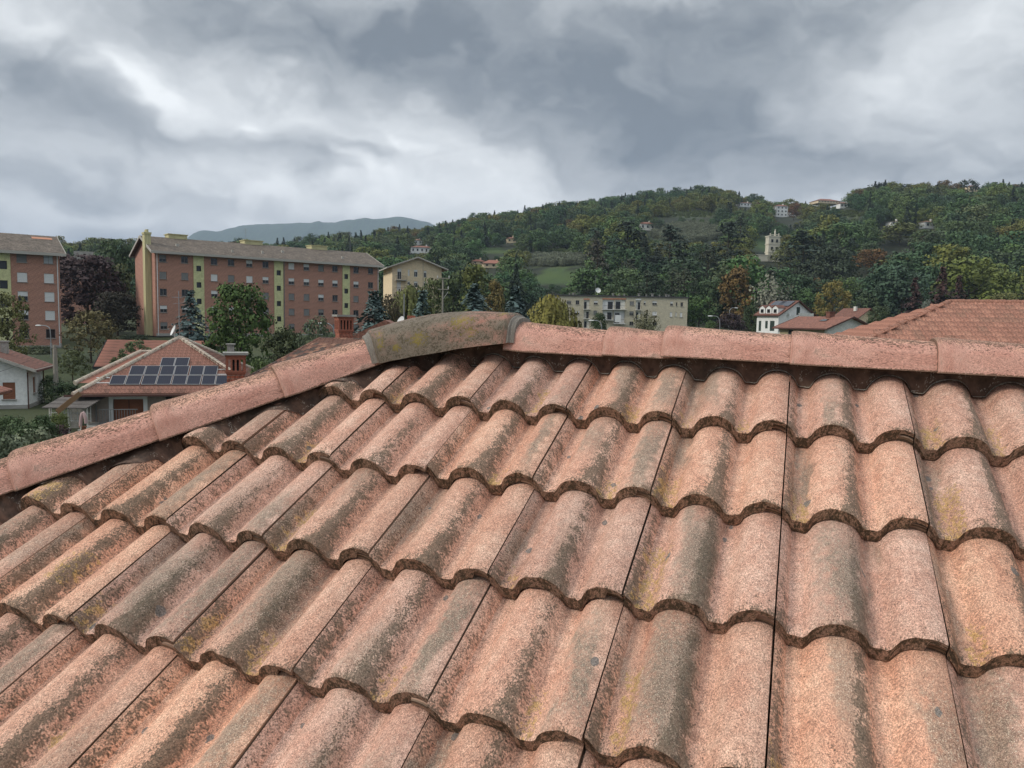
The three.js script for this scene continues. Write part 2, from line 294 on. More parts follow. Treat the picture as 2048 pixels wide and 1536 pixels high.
// ridge and hip caps
function capTexture(seed, kind) {
  const R = rng(seed), W = 1024, H = 512, ox = R() * 1024 | 0, oy = R() * 1024 | 0;
  return bytes(W, H, (X, Y) => { // x along the cap, y round its section (0 and 1 are the lower edges)
    const y = Y / H, px = X + ox, py = Y + oy, big = nz(N8, px >> 1, py), med = nz(N32, px >> 1, py), fin = nz(N96, px, py), gr = nz(N256, px, py), g5 = nz(N512, px, py), w = nz(NW, px, py);
    const crest = Math.abs(y - 0.5) * 2; // 0 on the crest, 1 at the lower edges
    let r = 192, g = 146, b = 130;
    const rub = (big - 0.5) * 0.14 + (med - 0.5) * 0.1; r *= 1 + rub * 0.6; g *= 1 + rub; b *= 1 + rub * 1.1;
    if (kind === 'joint') {
      const m = sstep(big * 0.5 + med * 0.3 + gr * 0.35 + 0.36 - 0.24 * sstep(X / W, 0.4, 0.75), 0.35, 0.95) * 0.95; // old grey skin
      r = lerp(r * 0.84, 110, m); g = lerp(g * 0.82, 102, m); b = lerp(b * 0.8, 89, m);
      const dk = sstep(fin * 0.4 + gr * 0.45 + med * 0.25, 0.56, 0.74); r = lerp(r, 66, dk * 0.7); g = lerp(g, 58, dk * 0.7); b = lerp(b, 44, dk * 0.7);
    } else {
      const m = sstep(big * 0.9 + (med - 0.5) * 0.5, 0.78, 0.95) * 0.45; r = lerp(r, 130, m); g = lerp(g, 118, m); b = lerp(b, 104, m);
      // a band of pale worn concrete and black specks along the crest, black crust on the lower edges
      const worn = sstep(0.34 - crest + (med - 0.5) * 0.3, -0.1, 0.14) * 0.4; r = lerp(r, 196, worn); g = lerp(g, 150, worn); b = lerp(b, 122, worn);
      const want = 0.42 * sstep(0.6 - crest, 0, 0.4) + 0.2 + 0.75 * sstep(crest, 0.94, 0.99) + 0.13 + 0.6 * sstep(X / W, 0.965, 0.99) + 0.6 * sstep(0.045 - X / W, 0, 0.03);  // last two terms: gap shading at the overlaps, painted as dark rims
      const hit = sstep(want * 0.7 - (0.2 * fin + 0.42 * gr + 0.26 * g5 + 0.12 * med), -0.09, 0.04); r = lerp(r, 84, hit * 0.72); g = lerp(g, 66, hit * 0.72); b = lerp(b, 50, hit * 0.72);
    }
    const grain = 1 + (w - 0.5) * 0.12 + (g5 - 0.5) * 0.26 + (gr - 0.5) * 0.22;
    r *= grain; g *= grain; b *= grain;
    if (kind === 'joint') for (const [lx, ly, lr] of [[0.62, 0.71, 0.05], [0.42, 0.84, 0.045], [0.18, 0.8, 0.04], [0.2, 0.68, 0.03], [0.8, 0.6, 0.035], [0.66, 0.86, 0.03], [0.3, 0.86, 0.03]]) {
      const q = Math.hypot((X / W - lx) * 0.95, (y - ly) * 0.6) / (lr * 0.8), z = sstep(0.95 - q + (fin - 0.5) * 1.7 + (gr - 0.5) * 1.5 + (med - 0.5), 0, 0.9); r = lerp(r, 146, z * 0.62); g = lerp(g, 128, z * 0.62); b = lerp(b, 50, z * 0.62);
    }
    if (w > 0.993) { r += 50; g += 48; b += 44; }
    return [r, g, b];
  });
}
const CAPS = [1, 2, 3].map((s) => new THREE.MeshStandardMaterial({ map: capTexture(40 + s, 'cap'), bumpMap: bump, bumpScale: 0.0009, roughness: 0.92, side: THREE.DoubleSide }));
const JOINT = new THREE.MeshStandardMaterial({ map: capTexture(50, 'joint'), bumpMap: bump, bumpScale: 0.0014, roughness: 0.95, side: THREE.DoubleSide });
const SECTION = [[-0.113, 0], [-0.1075, 0.016], [-0.1, 0.036], [-0.094, 0.0505], [-0.076, 0.0685], [-0.053, 0.0795], [-0.027, 0.085], [0, 0.086], [0.027, 0.085], [0.053, 0.0795], [0.076, 0.0685], [0.094, 0.0505], [0.1, 0.036], [0.1075, 0.016], [0.113, 0]];
// loft the cap's section along stations {p, side, up, k}; flip: texture runs the other way
function capGeometry(st, thick, seed) {
  const R = rng(seed), pos = [], uv = [], idx = [], n = SECTION.length, rows = [];
  const put = (p, u, v) => { pos.push(p.x, p.y, p.z); uv.push(u, v); return pos.length / 3 - 1; };
  const ring = (s, inner, u) => SECTION.map(([a, b], i) => {
    const f = inner ? 1 - thick / 0.1 : 1, e = (i === 0 || i === n - 1) && !inner ? (R() - 0.5) * 0.003 : 0;
    return put(s.p.clone().addScaledVector(s.side, a * s.k * f).addScaledVector(s.up, (i === 0 || i === n - 1 ? 0 : b * s.k - (inner ? thick : 0)) + e), u, i / (n - 1));
  });
  st.forEach((s, j) => rows.push([ring(s, false, j / (st.length - 1)), ring(s, true, j / (st.length - 1))]));
  const q = (a, b, c, d) => idx.push(a, b, c, a, c, d);
  for (let j = 0; j + 1 < rows.length; j++) for (let i = 0; i + 1 < n; i++) { const [A, B] = rows[j], [C, D] = rows[j + 1]; q(A[i], A[i + 1], C[i + 1], C[i]); q(B[i + 1], B[i], D[i], D[i + 1]); }
  for (const j of [0, rows.length - 1]) for (let i = 0; i + 1 < n; i++) { const [A, B] = rows[j]; q(A[i], A[i + 1], B[i + 1], B[i]); }
  for (let j = 0; j + 1 < rows.length; j++) for (const i of [0, n - 1]) { const [A, B] = rows[j], [C, D] = rows[j + 1]; q(A[i], C[i], D[i], B[i]); }
  const g = new THREE.BufferGeometry(); g.setAttribute('position', new THREE.Float32BufferAttribute(pos, 3)); g.setAttribute('uv', new THREE.Float32BufferAttribute(uv, 2)); g.setIndex(idx);
  return toCreasedNormals(g, 0.42);
}
function capAlong(p, dir, side, up, length, m, seed, name, k0 = 1.115, k1 = 0.93) { // wide, rounded rim at p, narrow end at p + dir * length
  const st = [[0, k0 - 0.05], [0.004, k0 - 0.012], [0.012, k0], [0.045, k0 - 0.004], [0.07, k0 - 0.03], [length * 0.5, (k0 + k1) / 2 - 0.012], [length, k1]];
  return part(name, capGeometry(st.map(([t, k]) => ({ p: p.clone().addScaledVector(dir, t), side, up, k })), 0.014, seed), m, roof);
}
const UPR = lev(0, 1, 0), SIDER = lev(0, 0, 1), RIDGE = V3(0, -0.036, -0.3665);
{
  const starts = [-0.585, -0.257, -0.072, 0.296, 0.674, 1.052, 1.43, 1.81, 2.19];
  starts.forEach((u, i) => {
    const dir = V3(1, i === 0 ? -0.012 : 0.003 - 0.0035 * (i % 2), 0).normalize();
    capAlong(RIDGE.clone().add(V3(u, 0.001 * i + (i === 2 ? 0.006 : 0) + (i === 3 ? 0.003 : 0), 0)), dir, SIDER, UPR, (starts[i + 1] ?? 2.57) - u + 0.045, CAPS[i % 3], 300 + i, 'ridge_tile', i === 1 ? 1.06 : 1.115);
  });
}
const HD = V3(-0.6981, 0, 0.716), HB = V3(-0.2369, 0.94368, -0.23097), HS = V3(0.67567, 0.33086, 0.65878), HA = V3(-1.462, -0.032, 0.2);
{
  const ends = [-0.60, -0.261, 0.123, 0.521, 0.915, 1.31]; // each cap's wide rim lies lower and covers the one below
  for (let i = 0; i + 1 < ends.length; i++) {
    const top = ends[i] - 0.045, low = ends[i + 1];
    capAlong(HA.clone().addScaledVector(HD, low).addScaledVector(HB, 0.004), HD.clone().negate(), HS, HB, low - top, CAPS[(i + 1) % 3], 330 + i, 'hip_tile');
  }
}
{ // the bent cap where hip and ridge meet, bedded in cement at both ends
  const a = HA.clone().addScaledVector(HD, -0.592).addScaledVector(HB, 0.012), b = RIDGE.clone().add(V3(-0.565, 0.028, 0)), mid = V3(-0.87, -0.03, -0.365);
  const station = (t, k) => {
    const p = a.clone().multiplyScalar((1 - t) * (1 - t)).addScaledVector(mid, 2 * t * (1 - t)).addScaledVector(b, t * t), d = mid.clone().sub(a).multiplyScalar(1 - t).addScaledVector(b.clone().sub(mid), t).normalize();
    const up = HB.clone().lerp(UPR, t).normalize(), side = d.clone().cross(up).normalize(); up.copy(side).cross(d).normalize();
    return { p, side, up, k };
  };
  const j = part('hip_joint_tile', capGeometry([[0, 1.1], [0.012, 1.15], [0.03, 1.165], [0.1, 1.19], [0.2, 1.25], [0.32, 1.31], [0.45, 1.35], [0.58, 1.36], [0.7, 1.33], [0.82, 1.27], [0.92, 1.2], [0.975, 1.17], [0.99, 1.13], [1, 1.08]].map(([t, k]) => station(t, k)), 0.018, 380), JOINT, roof);
  j.userData.label = 'grey lichen-covered bent cap where hip meets ridge';
  const cem = bytes(256, 256, (x, y) => { const v = 124 + (nz(N96, x, y) - 0.5) * 24 + (nz(N256, x, y) - 0.5) * 36 + (nz(NW, x, y) - 0.5) * 24; return [v, v * 0.95, v * 0.88]; });
  const cm = new THREE.MeshStandardMaterial({ map: cem, bumpMap: bump, bumpScale: 0.001, roughness: 0.95, side: THREE.DoubleSide });
  for (const [t0, t1, out] of [[0.03, 0, -1], [0.97, 1, 1]]) {
    const s0 = station(t0, 1.1), s1 = station(t1, 1.06), s2 = station(t1, 1.0), d = s1.p.clone().sub(s0.p).normalize();
    s1.p.addScaledVector(d, 0.004); s2.p.addScaledVector(d, 0.009); const s3 = { ...s2, p: s2.p.clone().addScaledVector(d, 0.012), k: 0.95 };
    part('mortar_joint', capGeometry([s0, s1, s2, s3], 0.03, 390 + out), cm, j);
  }
}
// pleated sealing strip under the caps, draped over the tiles
{
  const pb = bytes(512, 128, (x, y) => { const n = nz(N32, x, y) * 0.6 + nz(N96, x, y) * 0.4; let v = 56 + n * 50 + (nz(NW, x, y) - 0.5) * 16, r = v * 1.15, g = v * 0.92, b = v * 0.78; const f = sstep(nz(N256, x, y) * 0.6 + nz(N32, x + 300, y) * 0.55, 0.83, 0.9); r = lerp(r, 178, f * 0.8); g = lerp(g, 172, f * 0.8); b = lerp(b, 160, f * 0.8); return [r, g, b]; });
  const lead = new THREE.MeshStandardMaterial({ map: pb, roughness: 0.8, side: THREE.DoubleSide });
  const rimT = bytes(256, 32, (x, y) => { const p = (x % 6 < 3) !== (y % 6 < 3), n = nz(N96, x * 2, y); const v = (p ? 232 : 150) * (0.7 + n * 0.5); return [v, v * 0.97, v * 0.9]; });
  const rim = new THREE.MeshStandardMaterial({ map: rimT, roughness: 0.75, side: THREE.DoubleSide });
  const strip = (f, n, m, name, k, us) => { // f(i, j) for j = 0..m across
    const pos = [], uv = [], idx = [];
    for (let i = 0; i <= n; i++) for (let jj = 0; jj <= m; jj++) { const p = f(i / n, jj / m); pos.push(p.x, p.y, p.z); uv.push(i / n * us, jj / m); }
    for (let i = 0; i < n; i++) for (let jj = 0; jj < m; jj++) { const a = i * (m + 1) + jj; idx.push(a, a + 1, a + m + 2, a, a + m + 2, a + m + 1); }
    const g = new THREE.BufferGeometry(); g.setAttribute('position', new THREE.Float32BufferAttribute(pos, 3)); g.setAttribute('uv', new THREE.Float32BufferAttribute(uv, 2)); g.setIndex(idx); g.computeVertexNormals();
    return part(name, g, k, roof);
  };
  const edgeV = (u) => -0.294 + 0.006 * vnoise(u * 9, 3) + 0.004 * vnoise(u * 31, 7);
  const s1 = strip((t, q) => { const u = -0.98 + t * 3.68, v = lerp(edgeV(u), -0.345, q), h = surface(u, Math.min(v, -0.001)); return V3(u, lerp(h + 0.004, Math.max(h, 0.0) + 0.012, Math.min(1, q * 1.6)) + 0.002 * vnoise(u * 40, q * 6), v); }, 560, 6, 'sealing_strip', lead, 9);
  const lip = strip((t, q) => { const u = -0.72 + t * 3.42, v = edgeV(u) + lerp(0.003, -0.014, q); return V3(u, surface(u, v) + 0.0085 + 0.0015 * vnoise(u * 60, q * 3), v); }, 560, 2, 'strip_rim', rim, 36);
  s1.add(lip);
  const hs = (t, q) => { const l = lerp(-0.84, 1.4, t), w = lerp(0.13 + 0.012 * vnoise(l * 9, 1) + 0.01 * vnoise(l * 27, 4), 0.05, q), p = HA.clone().addScaledVector(HD, l).addScaledVector(HS, w); const h = surface(p.x, p.z); p.y = lerp(h + 0.004, Math.max(h + 0.004, -0.012), Math.min(1, q * 1.5)) + 0.004 * vnoise(l * 30, q * 4); return p; };
  strip(hs, 420, 8, 'sealing_strip', lead, 6);
}
// roof boards and the house walls below
{
  const board = mat(lin(0.05, 0.035, 0.025)), wallM = mat(lin(0.62, 0.56, 0.46));
  const inv = (p) => [p.x, p.y * RC - p.z * RS, p.y * RS + p.z * RC]; // roof frame -> level
  const A = HA.clone().addScaledVector(HD, (-0.37 - 0.2) / 0.716), ax = A.x, [, ay, az] = inv(V3(ax, -0.1, -0.37)), E = 4.2, T = Math.tan(PITCH);
  const P = [lev(ax, ay, az), lev(6, ay, az), lev(6, ay - E * T, az + E), lev(ax - E, ay - E * T, az + E), lev(ax - E, ay - E * T, az - E), lev(6, ay - E * T, az - E)];
  const tri = (list) => { const pos = []; for (const t of list) for (const i of t) pos.push(P[i].x, P[i].y, P[i].z); const g = new THREE.BufferGeometry(); g.setAttribute('position', new THREE.Float32BufferAttribute(pos, 3)); g.computeVertexNormals(); return g; };
  part('roof_deck', tri([[0, 3, 2], [0, 2, 1], [0, 4, 3], [0, 1, 5], [0, 5, 4]]), board, roof);
  const cx = (ax - E + 0.5 + 5.6) / 2, w = 5.6 - (ax - E + 0.5), gb = new THREE.BoxGeometry(w, 6, 2 * E - 1), q = new THREE.Matrix4().makeBasis(lev(1, 0, 0), lev(0, 1, 0), lev(0, 0, 1));
  gb.translate(cx, ay - E * T - 2.9, az); gb.applyMatrix4(q); part('wall', gb, wallM, roof);
}

// ---------------------------------------------------------------- terrain
const curve = (pts) => (x) => { if (x <= pts[0][0]) return pts[0][1]; for (let i = 1; i < pts.length; i++) if (x < pts[i][0]) { const t = (x - pts[i - 1][0]) / (pts[i][0] - pts[i - 1][0]); return lerp(pts[i - 1][1], pts[i][1], t * t * (3 - 2 * t)); } return pts.at(-1)[1]; };
const rise = curve([[0, -0.4], [45, 0], [66, 0.1], [100, 2.2], [122, 2.6], [140, 3.9], [170, 4.6], [205, 5.2], [240, 7]]);
const crestPy = curve([[-500, 500], [0, 497], [150, 492], [400, 498], [560, 496], [700, 478], [800, 470], [880, 458], [940, 442], [1000, 439], [1100, 418], [1200, 406], [1290, 392], [1400, 383], [1480, 398], [1540, 414], [1620, 412], [1690, 394], [1730, 382], [1850, 380], [1950, 377], [2048, 376], [2700, 376]]);
const crestD = curve([[0, 620], [700, 660], [900, 800], [1400, 850], [1550, 800], [1720, 620], [2048, 600]]);
function ground(x, z) {
  const d = Math.max(-z, 1), X = PX + F * clamp(x / d, -1.2, 1.2), b = rise(d);
  if (d < 225) return b;
  const dc = crestD(X), yh = 640 + 0.0183 * (X - 1024), top = Math.max(2, (yh - crestPy(X)) / F * dc + 8 - 10.5 - 7), t = (d - 225) / (dc - 225);
  const s = t < 1 ? 0.55 * t + 0.45 * t * t * (3 - 2 * t) : 1 - 0.35 * (t - 1);
  return b + top * s + 4 * sstep(t, 0.05, 0.4) * fbm(x * 0.012, z * 0.012, 3);
}
function onGround(px, py, from = 150) { const r = ray(px, py); for (let d = from; d < 1200; d += 2) { const p = r.clone().multiplyScalar(d).add(camera.position); if (ground(p.x, p.z) > p.y) { p.y = ground(p.x, p.z); return p; } } return r.multiplyScalar(800).add(camera.position); }
const foot = (px, d) => { const p = at(px, 640, d); p.y = ground(p.x, p.z); return p; };
// open grass among the woods, as ellipses on the hillside: centre, half sizes, kind
const OPEN = [[1118, 554, 44, 17, 'meadow'], [1085, 560, 22, 9, 'meadow'], [1118, 510, 38, 9, 'vines'], [985, 503, 30, 7, 'meadow'], [1380, 470, 75, 17, 'olives'], [1105, 526, 70, 8, 'olives'], [1535, 488, 30, 14, 'meadow'], [1370, 430, 70, 6, 'vines'], [1690, 430, 40, 6, 'vines']].map(([px, py, rx, ry, kind]) => ({ px, py, rx, ry, kind }));
function openAt(p) { if (-p.z < 235) return null; const [px, py] = project(p); for (const o of OPEN) { const q = ((px - o.px) / o.rx) ** 2 + ((py - o.py) / o.ry) ** 2; if (q < 1) return o; } return null; }
{
  const ds = []; for (let d = 6; d < 1350; d *= 1.032) ds.push(d); const NQ = 220, pos = [], col = [], uv = [], idx = [];
  for (const d of ds) for (let i = 0; i <= NQ; i++) {
    const x = lerp(-1.15, 1.15, i / NQ) * d, z = -d, y = ground(x, z), o = openAt(V3(x, y, z)), n = fbm(x * 0.06, z * 0.06, 3), n2 = fbm(x * 0.4, z * 0.4, 2);
    pos.push(x, y, z); uv.push(x / 3, z / 3);
    let c = d < 225 ? [0.062, 0.085, 0.026] : [0.03, 0.042, 0.016];
    if (o) c = o.kind === 'meadow' ? [0.085, 0.15, 0.034] : [0.1, 0.14, 0.05];
    const k = 1 + n * 0.5 + n2 * 0.3; col.push(c[0] * k * (1 + n * 0.3), c[1] * k, c[2] * k);
  }
  for (let j = 0; j + 1 < ds.length; j++) for (let i = 0; i < NQ; i++) { const a = j * (NQ + 1) + i, b = a + NQ + 1; idx.push(a, a + 1, b + 1, a, b + 1, b); }
  const g = new THREE.BufferGeometry(); g.setAttribute('position', new THREE.Float32BufferAttribute(pos, 3)); g.setAttribute('color', new THREE.Float32BufferAttribute(col, 3)); g.setAttribute('uv', new THREE.Float32BufferAttribute(uv, 2)); g.setIndex(idx); g.computeVertexNormals();
  const gt = bytes(512, 512, (x, y) => { const v = 190 + (nz(N96, x, y) - 0.5) * 70 + (nz(N256, x, y) - 0.5) * 80; return [v, v, v * 0.95]; });
  const t = part('terrain', g, mat(0xffffff, { vertexColors: true, map: gt, roughness: 1 }), scene); t.userData = { kind: 'structure', label: 'grassy ground rising into a wooded hillside behind the town', category: 'terrain' };
  const pl = new THREE.CircleGeometry(9000, 64); pl.rotateX(-Math.PI / 2); pl.translate(0, -3, 0);
  const pm = part('ground', pl, mat(lin(0.05, 0.07, 0.028), { roughness: 1 }), scene); pm.userData = { kind: 'structure', label: 'flat green ground reaching to the horizon', category: 'ground' };
}
{ // the blue mountain far behind
  const top = curve([[-300, 545], [200, 520], [340, 487], [430, 466], [510, 451], [560, 452], [640, 449], [730, 446], [800, 440], [850, 448], [890, 468], [960, 500], [1100, 540]]), pos = [], idx = [], uv = [], N = 180, M = 26, D = 6500;
  for (let j = 0; j <= M; j++) for (let i = 0; i <= N; i++) {
    const px = lerp(-260, 1100, i / N), q = j / M, d = D + 1800 * (q - 1), crest = at(px, top(px), D).y, base = at(px, 640, d), rid = fbm(px * 0.012 + 40, 2, 3);
    const y = -3 + (crest + 3) * Math.pow(Math.sin(q * Math.PI / 2), 1.2) + 70 * Math.sin(q * Math.PI) * (rid + fbm(px * 0.03, q * 5, 3)) + 5 * fbm(px * 0.3, q * 30, 2);
    pos.push(base.x, y, base.z); uv.push(base.x / 60, (q * 900) / 60);
  }
  for (let j = 0; j < M; j++) for (let i = 0; i < N; i++) { const a = j * (N + 1) + i, b = a + N + 1; idx.push(a, a + 1, b + 1, a, b + 1, b); }
  const g = new THREE.BufferGeometry(); g.setAttribute('position', new THREE.Float32BufferAttribute(pos, 3)); g.setAttribute('uv', new THREE.Float32BufferAttribute(uv, 2)); g.setIndex(idx); g.computeVertexNormals();
  const mt = bytes(512, 512, (x, y) => { const v = 70 + (nz(N8, x, y) - 0.5) * 40 + (nz(N96, x, y) - 0.5) * 60; return [v * 0.72, v, v * 0.6]; });
  const m = part('mountain', g, mat(0xffffff, { map: mt, roughness: 1 }), scene); m.userData = { kind: 'structure', label: 'long wooded mountain fading blue in the haze', category: 'mountain' };
}

// ---------------------------------------------------------------- foliage
// leaves: [x, y, z, size, nx, ny, nz, tint] -> one mesh of small folded leaf faces
function leafGeometry(leaves, seed) {
  const R = rng(seed), pos = [], nor = [], col = [];
  for (const [x, y, z, s, nx, ny, nzz, t, e = 1] of leaves) {
    const n = V3(nx + (R() - 0.5) * 0.9, ny + (R() - 0.5) * 0.9, nzz + (R() - 0.5) * 0.9).normalize(), a = V3(R() - 0.5, R() - 0.5, R() - 0.5).cross(n).normalize(), b = n.clone().cross(a), w = s * (0.6 + R() * 0.6), h = w * (0.55 + R() * 0.5) * e;
    const p = [[-w, -h * 0.3], [w * 0.1, -h], [w, h * 0.2], [-w * 0.1, h]].map(([u, v]) => [x + a.x * u + b.x * v, y + a.y * u + b.y * v, z + a.z * u + b.z * v]);
    for (const i of [0, 1, 2, 0, 2, 3]) { pos.push(...p[i]); nor.push(n.x * 0.35 + nx * 0.65, n.y * 0.35 + ny * 0.65, n.z * 0.35 + nzz * 0.65); const k = t * (0.85 + R() * 0.01); col.push(k, k, k); }
  }
  const g = new THREE.BufferGeometry(); g.setAttribute('position', new THREE.Float32BufferAttribute(pos, 3)); g.setAttribute('normal', new THREE.Float32BufferAttribute(nor, 3)); g.setAttribute('color', new THREE.Float32BufferAttribute(col, 3)); return g;
}
// crowns of unit height (0..1) and about unit width, to be scaled
function broadCrown(seed, clumps = 60, per = 34, o = {}) {
  const R = rng(seed), L = [], bottom = o.bottom ?? 0.14, size = o.size ?? 0.027;
  for (let c = 0; c < clumps; c++) {
    const th = R() * 6.283, q = Math.pow(R(), 0.8), yy = bottom + 0.06 + (0.9 - bottom) * q, e = (yy - bottom) / (1 - bottom), wide = (o.shape ?? ((k) => Math.sqrt(Math.max(0, 1 - Math.pow(k * 2 - 0.85, 2) / 1.35))))(e) * 0.4, rr = wide * Math.pow(R(), 0.35) * (0.85 + R() * 0.3), cr = (0.085 + R() * 0.075) * (o.clump ?? 1), tint = 0.7 + R() * 0.55;
    const cx = Math.cos(th) * rr, cz = Math.sin(th) * rr;
    for (let i = 0; i < per; i++) {
      let x = R() * 2 - 1, y = R() * 2 - 1, z = R() * 2 - 1; const l = Math.hypot(x, y, z) || 1; x /= l; y /= l; z /= l; const k = cr * (0.55 + R() * 0.55);
      L.push([cx + x * k, Math.min(yy + y * k * 0.85, 1.02), cz + z * k, size, x, y * 0.8 + 0.35, z, tint * (0.9 + R() * 0.2)]);
    }
  }
  return leafGeometry(L, seed + 1);
}
function spruceCrown(seed, tiers = 21, o = {}) {
  const R = rng(seed), L = [], slim = o.slim ?? 0.46, droop = o.droop ?? 0.07, per = o.per ?? 7;
  for (let t = 0; t < tiers; t++) {
    const q = t / (tiers - 1), y0 = 0.06 + 0.92 * q, len0 = slim * Math.pow(1 - q, 0.82) + 0.018, nb = Math.round(11 - 6 * q);
    for (let b = 0; b < nb; b++) {
      const th = R() * 6.283, len = len0 * (0.72 + R() * 0.45), tint = 0.65 + R() * 0.65, ca = Math.cos(th), sa = Math.sin(th), seg = Math.max(3, Math.round(len / 0.05));
      for (let s = 1; s <= seg; s++) for (let k = 0; k < per; k++) {
        const f = (s - R() * 0.7) / seg, rr = len * f, w = (R() - 0.5) * 0.11 * (1.15 - f), y = y0 - droop * f * f * 1.6 + (s === seg ? 0.012 : 0) + (R() - 0.5) * 0.024;
        L.push([ca * rr - sa * w, y, sa * rr + ca * w, (o.size ?? 0.026), ca * 0.35, 0.8, sa * 0.35, tint * (0.8 + R() * 0.4), 0.55]);
      }
    }
  }
  return leafGeometry(L, seed + 1);
}
function cedarCrown(seed) {
  const R = rng(seed), L = [];
  for (let p = 0; p < 30; p++) {
    const q = 0.16 + 0.82 * Math.pow((p + R()) / 30, 0.9), w = 0.46 * Math.pow(1 - q, 0.45) * (0.7 + R() * 0.4), th = R() * 6.283, r0 = w * (0.35 + R() * 0.4), cx = Math.cos(th) * r0, cz = Math.sin(th) * r0, pr = w * 0.55 + 0.03, tint = 0.6 + R() * 0.7;
    for (let i = 0; i < 60; i++) { const a = R() * 6.283, r = Math.sqrt(R()) * pr, ex = Math.cos(a) * r, ez = Math.sin(a) * r; L.push([cx + ex, q - r * 0.18 + (R() - 0.5) * 0.035, cz + ez, 0.027, ex / pr * 0.5, 0.85, ez / pr * 0.5, tint * (0.8 + R() * 0.4), 0.7]); }
  }
  return leafGeometry(L, seed + 1);
}
function willowCrown(seed) {
  const R = rng(seed), L = [];
  for (let s = 0; s < 250; s++) {
    const th = R() * 6.283, r = 0.48 * Math.pow(R(), 0.55), y0 = 0.98 - 1.15 * r * r * (1.3) - R() * 0.06, len = 0.18 + 0.5 * r + R() * 0.16, tint = 0.62 + R() * 0.75, n = Math.round(len / 0.035);
    for (let i = 0; i < n; i++) { const f = i / n, rr = r + 0.03 * f; L.push([Math.cos(th) * rr + (R() - 0.5) * 0.022, Math.max(0.03, y0 - len * f), Math.sin(th) * rr + (R() - 0.5) * 0.022, 0.026, Math.cos(th), 0.35, Math.sin(th), tint * (0.8 + R() * 0.4), 1.3]); }
  }
  return leafGeometry(L, seed + 1);
}
function bareCrown(seed) { // upright silver twigs with few leaves
  const R = rng(seed), L = [];
  for (let s = 0; s < 130; s++) {
    const th = R() * 6.283, out = 0.42 * Math.pow(R(), 0.6), len = 0.55 + R() * 0.42 - out * 0.45, tint = 0.7 + R() * 0.6;
    for (let i = 3; i < 15; i++) { const f = i / 15, r = out * Math.pow(f, 0.8); L.push([Math.cos(th) * r + (R() - 0.5) * 0.04, 0.1 + len * f, Math.sin(th) * r + (R() - 0.5) * 0.04, 0.024, Math.cos(th) * 0.6, 0.5, Math.sin(th) * 0.6, tint * (0.7 + R() * 0.6), 1.5]); }
  }
  return leafGeometry(L, seed + 1);
}
function trunkGeometry(seed, top = 0.6, r = 0.03, limbs = 5) {
  const R = rng(seed), L = [rod(V3(0, -0.06, 0), V3(0, top, 0), r, r * 0.35, 7)];
  for (let i = 0; i < limbs; i++) { const a = R() * 6.283, y = top * (0.4 + 0.5 * R()); L.push(rod(V3(0, y, 0), V3(Math.cos(a) * 0.28, y + 0.16 + R() * 0.14, Math.sin(a) * 0.28), r * 0.4, r * 0.12, 5)); }
  return merge(L);
}
const CROWN = {
  broad: [1, 2, 3, 4].map((s) => broadCrown(100 + s * 7)), fine: [1, 2].map((s) => broadCrown(160 + s * 7, 130, 44, { size: 0.021, clump: 0.72, bottom: 0.03 })), loose: [1, 2].map((s) => broadCrown(190 + s * 7, 90, 34, { size: 0.02, clump: 0.6, bottom: 0.1 })),
  tall: [broadCrown(220, 70, 34, { bottom: 0.04, clump: 0.7, size: 0.022, shape: (e) => 0.62 * Math.sqrt(Math.max(0, 1 - Math.pow(e * 2 - 0.8, 2) / 1.5)) })], spruce: [1, 2].map((s) => spruceCrown(240 + s)), dense: [spruceCrown(250, 22, { slim: 0.36, per: 5, size: 0.028, droop: 0.04 })], cedar: [1, 2].map((s) => cedarCrown(260 + s * 3)), willow: [willowCrown(280)], bare: [bareCrown(290)],
  cypress: [broadCrown(300, 50, 26, { bottom: 0.01, clump: 0.6, size: 0.026, shape: (e) => 0.34 * Math.sqrt(Math.max(0, 1 - Math.pow(e * 2 - 0.7, 2) / 1.7)) })], shrub: [1, 2].map((s) => broadCrown(310 + s * 5, 110, 40, { bottom: -0.04, size: 0.022, clump: 0.85, shape: (e) => Math.sqrt(Math.max(0, 1 - e * e * 0.9)) * 1.1 })),
};
const TRUNK = [trunkGeometry(1), trunkGeometry(2, 0.55, 0.026, 6)], TRUNKS = trunkGeometry(3, 0.93, 0.02, 0), STEMS = trunkGeometry(4, 0.3, 0.02, 12), STUB = trunkGeometry(5, 0.3, 0.03, 4);
const BARK = mat(lin(0.06, 0.045, 0.032), { roughness: 1 });
const leafMats = {};
function leafMat(c) { const k = c.join(); return leafMats[k] ??= new THREE.MeshStandardMaterial({ color: lin(...c), vertexColors: true, roughness: 0.85, side: THREE.DoubleSide }); }
function tree(name, label, category, kind, p, height, width, c, group, variant = 0, turn = 0) {
  const t = thing(name, label, category, p, turn, group), g = CROWN[kind], tr = { spruce: TRUNKS, dense: TRUNKS, cedar: TRUNKS, cypress: TRUNKS, bare: STEMS, shrub: STUB }[kind] ?? TRUNK[variant % 2];
  part('trunk', tr, BARK, t).scale.set(height * 0.9, height, height * 0.9);
  part('crown', g[variant % g.length], leafMat(c), t).scale.set(width, height, width);
  return t;
}
// px of the middle, py of the top, depth, width in pixels
function treeAt(name, label, kind, px, py, d, wpx, c, o = {}) {
  const f = foot(px, d); if (o.base !== undefined) f.y = o.base; if (d > 190) { keepFree(f, wpx * d / F * 0.75); if (d < 420) VIEW.push([px, py + wpx * 0.3, wpx * 0.4, wpx * 0.3, d]); } const top = at(px, py, d).y, h = Math.max(0.6, top - f.y);
  return tree(name, label, o.category ?? 'tree', kind, f, h, wpx * d / F * (kind === 'spruce' ? 1.05 : 1.12), c, o.group, o.variant ?? 0, o.turn ?? px);
}

